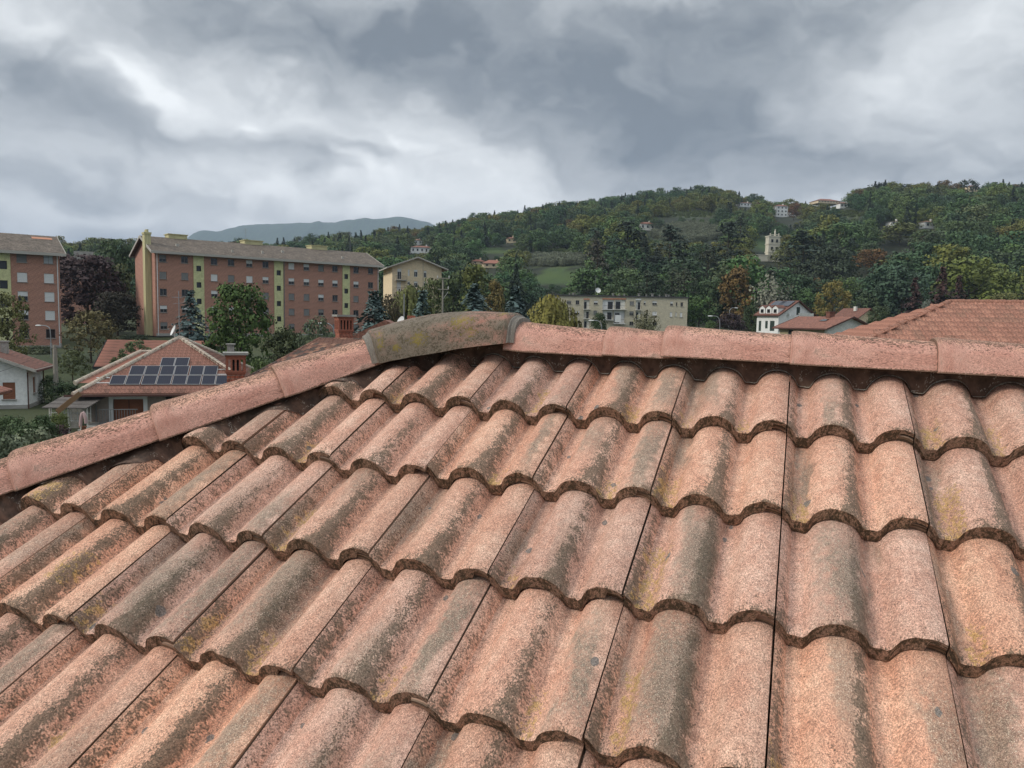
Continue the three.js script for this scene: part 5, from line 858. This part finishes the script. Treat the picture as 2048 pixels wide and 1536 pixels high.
// ---------------------------------------------------------------- trees one can tell apart
treeAt('yellowing_tree', 'yellow-green garden tree at the left edge before the red block', 'loose', 14, 586, 84, 105, [0.143, 0.1495, 0.0455], { base: 1.2 });
treeAt('ornamental_tree', 'olive-brown ornamental tree between the two red blocks', 'loose', 180, 620, 92, 108, [0.169, 0.143, 0.0585], { base: 1.4, variant: 1 });
treeAt('copper_beech', 'large dark purple copper beech between the two red blocks', 'fine', 176, 512, 146, 170, [0.062, 0.036, 0.036]);
treeAt('copper_beech', 'smaller dark tree beside the gable of the long red block', 'fine', 235, 585, 138, 90, [0.055, 0.05, 0.034], { variant: 2 });
treeAt('olive_green_tree', 'dull olive-green tree behind the copper beech', 'broad', 228, 530, 152, 85, [0.0975, 0.1105, 0.0416], { variant: 1 });
treeAt('dark_green_tree', 'dark green tree rising left of the long block gable', 'broad', 232, 484, 176, 95, [0.052, 0.0858, 0.0312], { variant: 3 });
treeAt('blue_spruce', 'blue spruce before the left end of the long red block', 'dense', 382, 580, 96, 150, [0.107, 0.166, 0.160], { base: 1.6 });
treeAt('leafy_green_tree', 'big rounded leafy green tree before the long red block', 'fine', 480, 570, 78, 138, [0.0754, 0.13, 0.0286], { base: 1.0 });
treeAt('dark_shrub_tree', 'dark bushy tree right of the big leafy tree', 'fine', 572, 655, 72, 95, [0.065, 0.0845, 0.0286], { base: 0.6, variant: 1 });
treeAt('grey_green_shrub_tree', 'grey-green feathery shrub left of the far brick chimney', 'loose', 634, 634, 70, 92, [0.1105, 0.143, 0.078], { base: 0.5 });
treeAt('blue_spruce', 'blue spruce just right of the far brick chimney', 'spruce', 748, 580, 66, 250, [0.117, 0.176, 0.166], { base: 1 });
treeAt('bushy_tree', 'bushy yellow-green tree before the cream block', 'willow', 822, 566, 118, 95, [0.13, 0.143, 0.0416], { base: 2.4 });
treeAt('bushy_tree', 'green bushy tree right of the cream block balconies', 'broad', 866, 560, 128, 70, [0.0975, 0.1235, 0.039], { base: 2.6, variant: 1 });
treeAt('russet_shrub', 'brownish shrub below the cream block side wall', 'broad', 778, 592, 110, 60, [0.0975, 0.078, 0.039], { base: 2.2, variant: 2, category: 'shrub' });
treeAt('blue_spruce', 'small blue spruce left of the wooden power pole', 'spruce', 845, 578, 78, 165, [0.127, 0.195, 0.176], { base: 1.2, variant: 1 });
treeAt('blue_spruce', 'broad blue spruce right of the wooden power pole', 'spruce', 948, 566, 84, 240, [0.117, 0.179, 0.168], { base: 1.4 });
treeAt('blue_spruce', 'tall thin blue spruce left of the willow', 'spruce', 1030, 570, 80, 180, [0.098, 0.152, 0.144], { base: 1.4, variant: 1 });
treeAt('weeping_willow', 'yellow-green weeping willow before the low beige block', 'willow', 1102, 585, 92, 118, [0.208, 0.1885, 0.0416], { base: 1.8 });
treeAt('yellow_green_tree', 'tall yellow-green tree behind the power pole', 'tall', 948, 528, 168, 110, [0.13, 0.1495, 0.0338], {});
treeAt('yellow_green_tree', 'ochre slender tree left of the thin blue spruce', 'tall', 990, 560, 150, 70, [0.169, 0.13, 0.039], {});
treeAt('green_tree', 'mid green tree behind the cream block gable', 'broad', 905, 545, 190, 80, [0.0715, 0.104, 0.0325], { variant: 2 });
treeAt('round_shrub', 'round dark green shrub under the loggias of the beige block', 'shrub', 1197, 627, 112, 40, [0.0455, 0.078, 0.0286], { base: 4.2, category: 'shrub' });
treeAt('thin_shrub', 'thin twiggy tree before the right end of the beige block', 'bare', 1293, 618, 120, 72, [0.143, 0.143, 0.0715], { base: 4.6 });
treeAt('bright_green_tree', 'bright green tree right of the beige block', 'broad', 1398, 592, 205, 66, [0.078, 0.143, 0.0364], { variant: 1 });
treeAt('copper_tree', 'slender orange-brown tree left of the silver willow', 'tall', 1471, 534, 216, 112, [0.182, 0.1144, 0.0338], {});
treeAt('silver_willow', 'silvery bare-stemmed willow above the white dormer house', 'bare', 1540, 544, 206, 100, [0.2, 0.205, 0.15], {});
treeAt('yellow_autumn_tree', 'yellowing tree right of the white dormer house', 'loose', 1664, 562, 205, 80, [0.208, 0.169, 0.0416], {});
treeAt('dark_green_bush', 'dark green rounded bush left of the white dormer house', 'shrub', 1502, 612, 176, 42, [0.052, 0.0806, 0.0286], { category: 'bush' });
treeAt('purple_plum_bush', 'dark purple plum bush left of the white dormer house', 'shrub', 1462, 628, 128, 66, [0.0442, 0.0286, 0.0312], { base: 4.6, category: 'bush' });
treeAt('red_brown_conifer', 'shorter red-brown conifer at the right below the wood', 'dense', 1826, 554, 196, 95, [0.0715, 0.0338, 0.0286], {});
treeAt('red_brown_conifer', 'tallest red-brown conifer at the right below the wood', 'dense', 1880, 534, 200, 115, [0.078, 0.0364, 0.0299], {});
treeAt('red_brown_conifer', 'rightmost red-brown conifer at the right below the wood', 'dense', 1913, 550, 205, 85, [0.0754, 0.0364, 0.0286], {});
treeAt('rust_tree', 'rust-coloured broad tree in the middle of the wooded slope', 'broad', 1735, 500, 330, 70, [0.182, 0.0975, 0.0286], { variant: 1 });
treeAt('rust_tree', 'small rusty tree beside the white tower house', 'broad', 1578, 408, 640, 26, [0.156, 0.078, 0.0364], { variant: 2 });
treeAt('pale_green_tree', 'big pale green tree on the slope above the rust tree', 'broad', 1790, 450, 400, 110, [0.13, 0.1495, 0.039], { variant: 3 });
treeAt('great_cedar', 'grey-brown great cedar left of the beige block mast', 'cedar', 1192, 478, 262, 74, [0.078, 0.0715, 0.0468], {});
treeAt('great_cedar', 'broad dark cedar above the left half of the beige block', 'cedar', 1250, 440, 320, 110, [0.0338, 0.0572, 0.0312], { variant: 1 });
treeAt('great_cedar', 'widest dark cedar above the right half of the beige block', 'cedar', 1335, 448, 300, 130, [0.0312, 0.0546, 0.0325], {});
treeAt('great_cedar', 'dark cedar left of the stepped villa', 'cedar', 1450, 442, 345, 110, [0.0364, 0.0598, 0.0338], { variant: 1 });
treeAt('great_cedar', 'huge dark cedar right of the stepped villa tower', 'cedar', 1600, 460, 318, 135, [0.0312, 0.0598, 0.0338], {});
treeAt('dark_yew', 'dark dense tree below the huge cedar', 'broad', 1660, 500, 290, 100, [0.0442, 0.065, 0.0312], { variant: 3 });
for (const [px, py, w, label] of [[1338, 385, 20, 'first of the dark crest pines on the rounded hilltop'], [1362, 382, 22, 'second of the dark crest pines on the rounded hilltop'], [1384, 383, 14, 'slim pointed crest pine on the rounded hilltop'], [1404, 378, 26, 'tallest of the dark crest pines on the rounded hilltop'], [1428, 384, 24, 'last of the dark crest pines on the rounded hilltop']]) treeAt('crest_pine', label, w < 16 ? 'cypress' : 'broad', px, py, 848, w * 1.3, [0.0338, 0.052, 0.0312], { group: 'pines on the hilltop', variant: px % 4 });
treeAt('skyline_cypress', 'pointed dark cypress on the right skyline', 'cypress', 1860, 368, 606, 24, [0.0286, 0.0468, 0.026], {});
treeAt('skyline_tree', 'broad dark tree left of the pink crest house', 'broad', 1918, 364, 604, 42, [0.039, 0.0624, 0.0312], {});
for (const [px, py, w, v] of [[1715, 380, 40, 0], [1750, 372, 60, 1], [1790, 374, 50, 2], [1825, 372, 36, 3]]) treeAt('crest_oak', ['first', 'second', 'third', 'fourth'][v] + ' from the left of the dark crest oaks right of the saddle', 'broad', px, py, 618, w * 1.25, [0.0338, 0.0546, 0.0312], { group: 'oaks on the right crest', variant: v });
treeAt('pointed_conifer', 'pointed conifer on the skyline right of the blue mountain', 'spruce', 814, 453, 640, 26, [0.0312, 0.0494, 0.0312], {});
// garden plants at the lower left
const shrubs = [
  ['grey_green_bush', 'large grey-green olive bush at the lower left', 50, 862, 27, 190, [0.169, 0.195, 0.117], 'loose', 0.3], ['grey_green_bush', 'second grey-green bush filling the lower left corner', -10, 872, 25, 150, [0.143, 0.1755, 0.104], 'fine', 0.2], ['trimmed_hedge', 'dark green trimmed hedge beside the grey-green bush', 92, 886, 27, 110, [0.065, 0.104, 0.052], 'shrub', 0], ['clover_bush', 'light green low bush behind the grey-green one', 42, 838, 36, 90, [0.104, 0.156, 0.065], 'shrub', 0.2], ['leafy_bush', 'mid green bush before the white cottage', 82, 834, 42, 60, [0.078, 0.1235, 0.0455], 'shrub', 0.1], ['leafy_bush', 'low leafy bush at the left edge below the cottage', 12, 832, 44, 70, [0.0715, 0.117, 0.039], 'shrub', 0.1],
  ['purple_smoke_bush', 'dark purple low bush below the garden shed', 108, 853, 44, 60, [0.078, 0.039, 0.0442], 'shrub', 0], ['yellow_bush', 'yellow-flowered green bush before the shed', 112, 826, 47, 44, [0.13, 0.1625, 0.039], 'shrub', 0], ['pine_bush', 'soft green pine bush left of the barn', 270, 680, 74, 74, [0.078, 0.1235, 0.0455], 'loose', 1.5], ['orchard_bush', 'olive-green orchard tree behind the concrete pole', 142, 700, 78, 66, [0.1105, 0.13, 0.0455], 'loose', 0.8], ['white_flower_bush', 'bush with white flowers beside the concrete pole', 98, 752, 66, 50, [0.091, 0.1365, 0.0585], 'shrub', 0.2], ['dark_hedge', 'dark hedge behind the shed roof', 128, 762, 63, 70, [0.0455, 0.078, 0.0286], 'shrub', 0.2], ['orchard_bush', 'green shrubs right of the barn', 232, 716, 70, 40, [0.078, 0.117, 0.039], 'shrub', 0.5],
  ['back_shrub', 'low dark shrub at the foot of the long block', 270, 668, 125, 70, [0.052, 0.0715, 0.0312], 'shrub', 2.6], ['back_shrub', 'green shrub below the blue spruce', 420, 690, 82, 70, [0.065, 0.0975, 0.039], 'shrub', 1], ['back_shrub', 'low garden shrubs between the two brick chimneys', 560, 712, 55, 110, [0.065, 0.0975, 0.039], 'shrub', 0], ['back_shrub', 'grassy shrub left of the weathered roof', 520, 722, 48, 60, [0.0975, 0.143, 0.0455], 'shrub', 0], ['pole_shrub', 'dark shrub at the foot of the red block at left', 75, 690, 104, 70, [0.078, 0.0975, 0.0455], 'shrub', 1.5],
  ['right_shrub', 'pale yellow-green shrub above the right neighbour roof', 2005, 588, 150, 80, [0.156, 0.1625, 0.052], 'shrub', 5], ['right_shrub', 'feathery green shrub left of the right neighbour roof', 1760, 612, 120, 60, [0.078, 0.1105, 0.052], 'loose', 5], ['right_shrub', 'small silver-leaved shrub by the brown conifers', 1852, 600, 120, 28, [0.208, 0.234, 0.195], 'loose', 5.5], ['lawn_bush', 'green bush right of the beige block', 1425, 640, 150, 40, [0.078, 0.13, 0.039], 'shrub', 4.6],
];
shrubs.forEach(([n, l, px, py, d, w, c, k, b], i) => treeAt(n, l, k, px, py, d, w, c, { base: b, category: 'bush', variant: i % 2 }));

// ---------------------------------------------------------------- poles, lamps, wires, garden things
{ const p = foot(108, 64), h = at(108, 690, 64).y - p.y, t = thing('concrete_pole', 'grey concrete power pole beside the white cottage', 'power pole', p); part('shaft', rod(V3(0, -0.3, 0), V3(0, h, 0), 0.24, 0.15, 12), M.pole, t); part('bracket', [bx(0.9, 0.09, 0.1, 0.1, h - 0.22, 0), bx(0.12, 0.24, 0.12, 0.5, h - 0.1, 0), bx(0.12, 0.24, 0.12, -0.3, h - 0.1, 0)], M.metal, t); }
function lamp(px, py, d, label, arm = -1) { const p = foot(px, d), h = at(px, py, d).y - p.y, t = thing('street_lamp', label, 'street lamp', p, 0, 'street lamps'); const c = new THREE.CatmullRomCurve3([V3(0, -0.2, 0), V3(0, h * 0.8, 0), V3(0.1 * arm, h * 0.93, 0), V3(0.55 * arm, h, 0), V3(1.2 * arm, h + 0.05, 0)]); part('pole', new THREE.TubeGeometry(c, 24, 0.06, 6), M.metal, t); const g = new THREE.SphereGeometry(1, 12, 8); g.scale(0.42, 0.1, 0.16); g.translate(1.5 * arm, h + 0.03, 0); part('lamp_head', g, M.whiteShut, t); }
lamp(100, 652, 98, 'curved street lamp before the red block at the left edge'); lamp(418, 651, 104, 'street lamp between the blue spruce and the leafy tree'); lamp(668, 648, 84, 'street lamp left of the far brick chimney'); lamp(1204, 642, 108, 'street lamp before the loggias of the beige block'); lamp(1440, 633, 118, 'street lamp left of the purple plum bush'); lamp(1458, 616, 170, 'more distant street lamp behind the purple plum bush', 1);
{ const p = foot(885, 88), h = at(885, 556, 88).y - p.y, t = thing('wooden_power_pole', 'wooden power pole with two cross-arms before the cream block', 'power pole', p); part('shaft', rod(V3(0, -0.3, 0), V3(0, h, 0), 0.13, 0.09, 8), M.pole, t); for (const [y, w] of [[h - 0.1, 1.5], [h - 1.35, 1.25]]) part('cross_arm', bx(w, 0.09, 0.09, 0.05, y, 0.11), M.pole, t); part('insulator', [bx(0.08, 0.25, 0.08, -0.6, h, 0.11), bx(0.08, 0.25, 0.08, 0.7, h, 0.11), bx(0.08, 0.3, 0.08, 0.62, h - 1.25, 0.11)], M.whiteShut, t); part('brace', rod(V3(0.06, h - 2.4, 0.05), V3(0.6, h - 1.6, 0.05), 0.03, 0.03, 5), M.metal, t); }
{ const p = foot(808, 40), h = at(808, 588, 40).y - p.y, t = thing('antenna_mast', 'thin antenna mast with white dish behind the roof joint', 'antenna', p); part('mast', rod(V3(0, 0, 0), V3(0, h, 0), 0.04, 0.03, 6), M.metal, t); dishPart(-0.12, at(806, 645, 40).y - p.y, 0, 0.32, t, -0.9); }
{ const p = foot(770, 46), t = thing('red_roofed_cottage', 'red cottage roof just showing behind the roof joint', 'house', p, 0.1), y = at(770, 640, 46).y - p.y; const sh = new THREE.Shape([[-3, y - 1.5], [0, y], [3, y - 1.5]].map(([a, b]) => new THREE.Vector2(a, b))); const e = new THREE.ExtrudeGeometry(sh, { depth: 5, bevelEnabled: false }); e.translate(0, 0, -5); part('roof', e, M.redRoof, t); part('wall', bx(5, y - 1.52, 4.4, 0, 0, -2.5), M.cream, t); const c = part('chimney', bx(0.5, 0.9, 0.5, 1.5, y - 0.6, -2), M.chimneyBrick, t); }
function wire(a, b, sag, label) { const m = a.clone().lerp(b, 0.5); m.y -= sag; const o = part(numbered('overhead_wire'), new THREE.TubeGeometry(new THREE.QuadraticBezierCurve3(a, m, b), 24, 0.012, 4), M.dark, scene); tag(o, label, 'wire', 'overhead wires'); }
wire(at(108, 694, 64), at(480, 702, 60), 0.6, 'thin wire running right from the concrete pole'); wire(at(108, 696, 64), at(-60, 760, 50), 0.5, 'thin wire running left from the concrete pole over the cottage');
M.slateBoard = mat(0xffffff, { map: metric(speck(92, 86, 82, 34), 2) });
{ // garden shed
  const B = site('garden_shed', 'open garden shed with grey board roof beside the solar house', 'shed', { cpx: 92, d: 50, rpx: 178, a: 0.05, l: 2.6, base: -0.1 }), y = B.R(92, 812)[1], w = B.w;
  for (let i = 0; i < 3; i++) { const g = new THREE.BoxGeometry(w + 0.3, 0.06, 0.92); g.rotateX(0.16); g.translate(w / 2, y + 0.02 + i * 0.16, 0.1 - i * 0.84); part('roof_board', g, M.slateBoard, B.t); }
  for (const x of [0.06, w * 0.5, w - 0.1]) part('post', bx(0.09, y - 0.02, 0.09, x, 0, 0), M.offWhite, B.t); const L = []; for (let i = 0; i <= 6; i++) L.push(bx(0.03, y - 0.9, 0.03, w * i / 6, 0.85, -0.3)); L.push(bx(w, 0.04, 0.04, w / 2, y - 0.5, -0.3), bx(w, 0.04, 0.04, w / 2, 0.9, -0.3)); part('glazing_bars', L, M.whiteShut, B.t); part('back_wall', bx(w, y - 0.1, 0.08, w / 2, 0, -2.3), M.concrete, B.t);
}
{ const a = at(114, 824, 48), b = at(160, 787, 50), t = thing('leaning_plank', 'brown wooden plank leaning from the shed up to the eave', 'plank', V3(a.x, a.y, a.z)); const d = b.clone().sub(a), g = new THREE.BoxGeometry(d.length(), 0.32, 0.05); g.translate(d.length() / 2, 0, 0); g.applyQuaternion(new THREE.Quaternion().setFromUnitVectors(V3(1, 0, 0), d.clone().normalize())); part('plank', g, M.wood, t); part('strut', rod(V3(0.1, -0.05, 0), V3(0.1, -a.y, 0), 0.04, 0.04, 6), M.wood, t); }
{ const p = foot(157, 44), y = at(157, 828, 44).y - p.y, t = thing('clothes_stand', 'leaning white pole with a pink cloth hung over it', 'clothes pole', p); part('pole', rod(V3(-0.25, 0, 0), V3(0.1, y, 0), 0.03, 0.03, 6), M.offWhite, t); const pts = [V3(-0.06, y - 0.75, 0), V3(0.02, y - 0.2, 0.02), V3(0.1, y + 0.02, 0), V3(0.24, y - 0.22, 0.02), V3(0.27, y - 0.6, 0)]; const g = new THREE.TubeGeometry(new THREE.CatmullRomCurve3(pts), 20, 0.1, 8); g.scale(1, 1, 0.8); part('cloth', g, M.cloth, t); }
{ const p = foot(160, 46), t = thing('flower_pot', 'terracotta flower pot on the steps beside the taupe wall', 'flower pot', p.setY(at(160, 866, 46).y)); const g = new THREE.LatheGeometry([[0, 0], [0.13, 0], [0.19, 0.3], [0.21, 0.3], [0.21, 0.35], [0.17, 0.35], [0.15, 0.28], [0, 0.26]].map(([x, y]) => new THREE.Vector2(x, y)), 16); part('pot', g, M.pot, t); const b = part('plant', CROWN.shrub[0], leafMat([0.065, 0.117, 0.039]), t); b.scale.set(0.5, 0.5, 0.5); b.position.y = 0.28; }
{ const p = foot(165, 48), t = thing('garden_steps', 'concrete garden steps below the taupe house corner', 'steps', p); for (let i = 0; i < 4; i++) part('step', bx(1.6, 0.17 * (i + 1), 0.34, 0, 0, -0.34 * i), M.concrete, t); }

// ---------------------------------------------------------------- the wood: nearest trees one by one, the rest as a mass
{
  const R = rng(2024), all = [];
  const greens = [[0.058, 0.104, 0.038], [0.08, 0.132, 0.042], [0.05, 0.096, 0.04], [0.108, 0.16, 0.048], [0.088, 0.118, 0.046]];
  for (let d = 236; d < 960;) {
    const sp = 7.4 + d * 0.003;
    for (let q = -0.78; q < 0.78; q += sp / d) {
      const z = -(d + (R() - 0.5) * sp * 1.3), x = (q + (R() - 0.5) * sp / d) * d, X = PX + F * x / -z;
      if (X < -160 || X > 2210) { continue; }
      const dc = crestD(X); if (-z > dc * 1.06) continue;
      if (X < 120 && d < 420) continue;
      const p = V3(x, ground(x, z), z);
      if (openAt(p) || KEEP.some(([a, b, r]) => Math.hypot(a - x, b - z) < r)) continue;
      const [qx, qy] = project(p), near = (hh) => VIEW.some(([a, b, rx, ry, dd]) => -z < dd && ((qx - a) / (rx + 8)) ** 2 < 1 && qy > b - ry && qy - hh * F / -z < b + ry * 0.6);
      const n = fbm(x * 0.011 + 50, z * 0.011, 3), n2 = fbm(x * 0.02 + 9, z * 0.02 + 70, 3), [, py] = project(p), rr = R();
      let kind = 'broad', c, h = (8.4 + R() * R() * 10.5) * (X < 1130 ? (d < 430 ? 1.05 : 0.95) : d < 430 ? 1.22 : 0.98), w = h * (0.85 + R() * 0.45);
      const park = X > 1130 && X < 1730 && d < 430;
      if (park && rr < 0.5) { kind = rr < 0.36 ? 'cedar' : 'spruce'; c = [0.036 + R() * 0.018, 0.06 + R() * 0.02, 0.034]; h = 12 + R() * 11; w = h * (0.62 + R() * 0.25); }
      else if (rr < 0.09) { kind = 'cypress'; c = [0.024, 0.044, 0.022]; h = 9 + R() * 6; w = h * 0.62; }
      else if (rr < 0.15) { kind = 'spruce'; c = [0.027, 0.048, 0.026]; h = 11 + R() * 7; w = h * 0.75; }
      else if (rr > 0.985) c = [0.13, 0.088, 0.032];
      else if (n2 > 0.17) c = [0.12 + R() * 0.05, 0.15 + R() * 0.03, 0.036];
      else { c = greens[Math.floor(clamp(n * 4 + 2.4 + (R() - 0.5) * 1.6, 0, 4.9))].map((v) => v * (1.0 + R() * 0.3)); }
      if (py < 430 && d > 500) { h *= 0.9; w *= 0.95; }
      if (near(h)) { if (near(4) || R() < 0.4) continue; h = 4; w = 5; kind = 'broad'; }
      all.push({ p, kind, c, h, w, d, v: (R() * 4) | 0, t: R() * 6.28 });
    }
    d += sp * 0.86;
  }
  all.sort((a, b) => b.h / b.d - a.h / a.d);
  const own = all.slice(0, 230), rest = all.slice(230), snap = (c) => c.map((v) => Math.max(0.014, Math.round(v / 0.011) * 0.011));
  // a label for each of the nearest trees: kind, tone, the landmark below it and its place in that row
  const marks = [[-200, 'the red block at the left edge'], [120, 'the gap between the red blocks'], [256, 'the left half of the long red block'], [500, 'the right half of the long red block'], [756, 'the cream block'], [900, 'the wooden power pole'], [1000, 'the weeping willow'], [1130, 'the left half of the beige block'], [1250, 'the right half of the beige block'], [1374, 'the purple plum bush'], [1505, 'the white dormer house'], [1630, 'the red-roofed house'], [1745, 'the red-brown conifers'], [1930, 'the right neighbour roof']];
  const NTH = ['first', 'second', 'third', 'fourth', 'fifth', 'sixth', 'seventh', 'eighth', 'ninth', 'tenth', 'eleventh', 'twelfth', 'thirteenth', 'fourteenth', 'fifteenth', 'sixteenth', 'seventeenth', 'eighteenth', 'nineteenth', 'twentieth'];
  const NAMES = { broad: ['broadleaf_tree', 'broadleaf'], cedar: ['cedar_tree', 'cedar'], spruce: ['conifer_tree', 'conifer'], cypress: ['cypress_tree', 'cypress'] }, rows = {};
  for (const k of own) { k.px = project(k.p)[0]; const c = k.c, tone = c[0] > c[1] * 1.1 ? 'rusty' : c[1] > 0.135 ? 'pale green' : c[1] > 0.1 ? 'mid green' : 'dark green', mk = marks.filter((m) => m[0] <= k.px).at(-1) ?? marks[0]; k.say = tone + ' ' + NAMES[k.kind][1] +  ' in the wood behind ' + mk[1]; (rows[k.say] ??= []).push(k); }
  for (const L of Object.values(rows)) { L.sort((a, b) => a.px - b.px); L.forEach((k, i) => { k.label = L.length > 1 ? (NTH[i] ?? 'twenty-' + NTH[i - 20]) + ' ' + k.say : k.say; }); }
  for (const k of own) tree(NAMES[k.kind][0], k.label, 'tree', k.kind, k.p, k.h, k.w, snap(k.c), NAMES[k.kind][1] + ' trees of the wood', k.v, k.t);
  const m4 = new THREE.Matrix4(), q = new THREE.Quaternion(), white = new THREE.MeshStandardMaterial({ color: 0xffffff, vertexColors: true, roughness: 0.85, side: THREE.DoubleSide });
  for (const [kind, label] of [['broad', 'distant broadleaf wood covering the hillside'], ['cedar', 'distant cedars scattered through the hillside wood'], ['spruce', 'distant conifers scattered through the hillside wood'], ['cypress', 'distant cypresses scattered through the hillside wood']]) {
    const vs = CROWN[kind];
    vs.forEach((g, vi) => {
      const L = rest.filter((k) => k.kind === kind && k.v % vs.length === vi); if (!L.length) return;
      const im = new THREE.InstancedMesh(g, white, L.length); im.name = numbered('hillside_wood'); im.castShadow = im.receiveShadow = true;
      L.forEach((k, i) => { q.setFromAxisAngle(V3(0, 1, 0), k.t); m4.compose(k.p.clone().setY(k.p.y - k.h * 0.08), q, V3(k.w, k.h, k.w)); im.setMatrixAt(i, m4); im.setColorAt(i, lin(...k.c)); });
      tag(im, label, 'wood', null, 'stuff'); scene.add(im);
    });
  }
  // olive groves and vines in the clearings
  const om = [], mm = [];
  for (const o of OPEN.filter((k) => k.kind !== 'meadow')) for (let i = 0; i < 420; i++) {
    const a = R() * 6.283, r = Math.sqrt(R()), p = onGround(o.px + Math.cos(a) * r * o.rx, o.py + Math.sin(a) * r * o.ry, 236);
    if (o.kind === 'vines') { if (Math.abs((p.z * 0.25) % 1) > 0.45) continue; mm.push([p, 1.6, 2.2]); } else om.push([p, 3 + R() * 1.6, 3.6 + R() * 1.6]);
  }
  for (const [L, c, label, name, cat] of [[om, [0.19, 0.215, 0.14], 'grey-green olive grove on the hillside clearing', 'olive_grove', 'olive grove'], [mm, [0.12, 0.16, 0.05], 'low rows of vines on a hillside clearing', 'vineyard', 'vineyard']]) {
    const im = new THREE.InstancedMesh(CROWN.shrub[0], white, L.length); im.name = name; im.castShadow = im.receiveShadow = true;
    L.forEach(([p, h, w], i) => { q.setFromAxisAngle(V3(0, 1, 0), i); m4.compose(p, q, V3(w, h, w)); im.setMatrixAt(i, m4); const k = 0.8 + R() * 0.4; im.setColorAt(i, lin(c[0] * k, c[1] * k, c[2] * k)); });
    tag(im, label, cat, null, 'stuff'); scene.add(im);
  }
}

renderer.render(scene, camera);
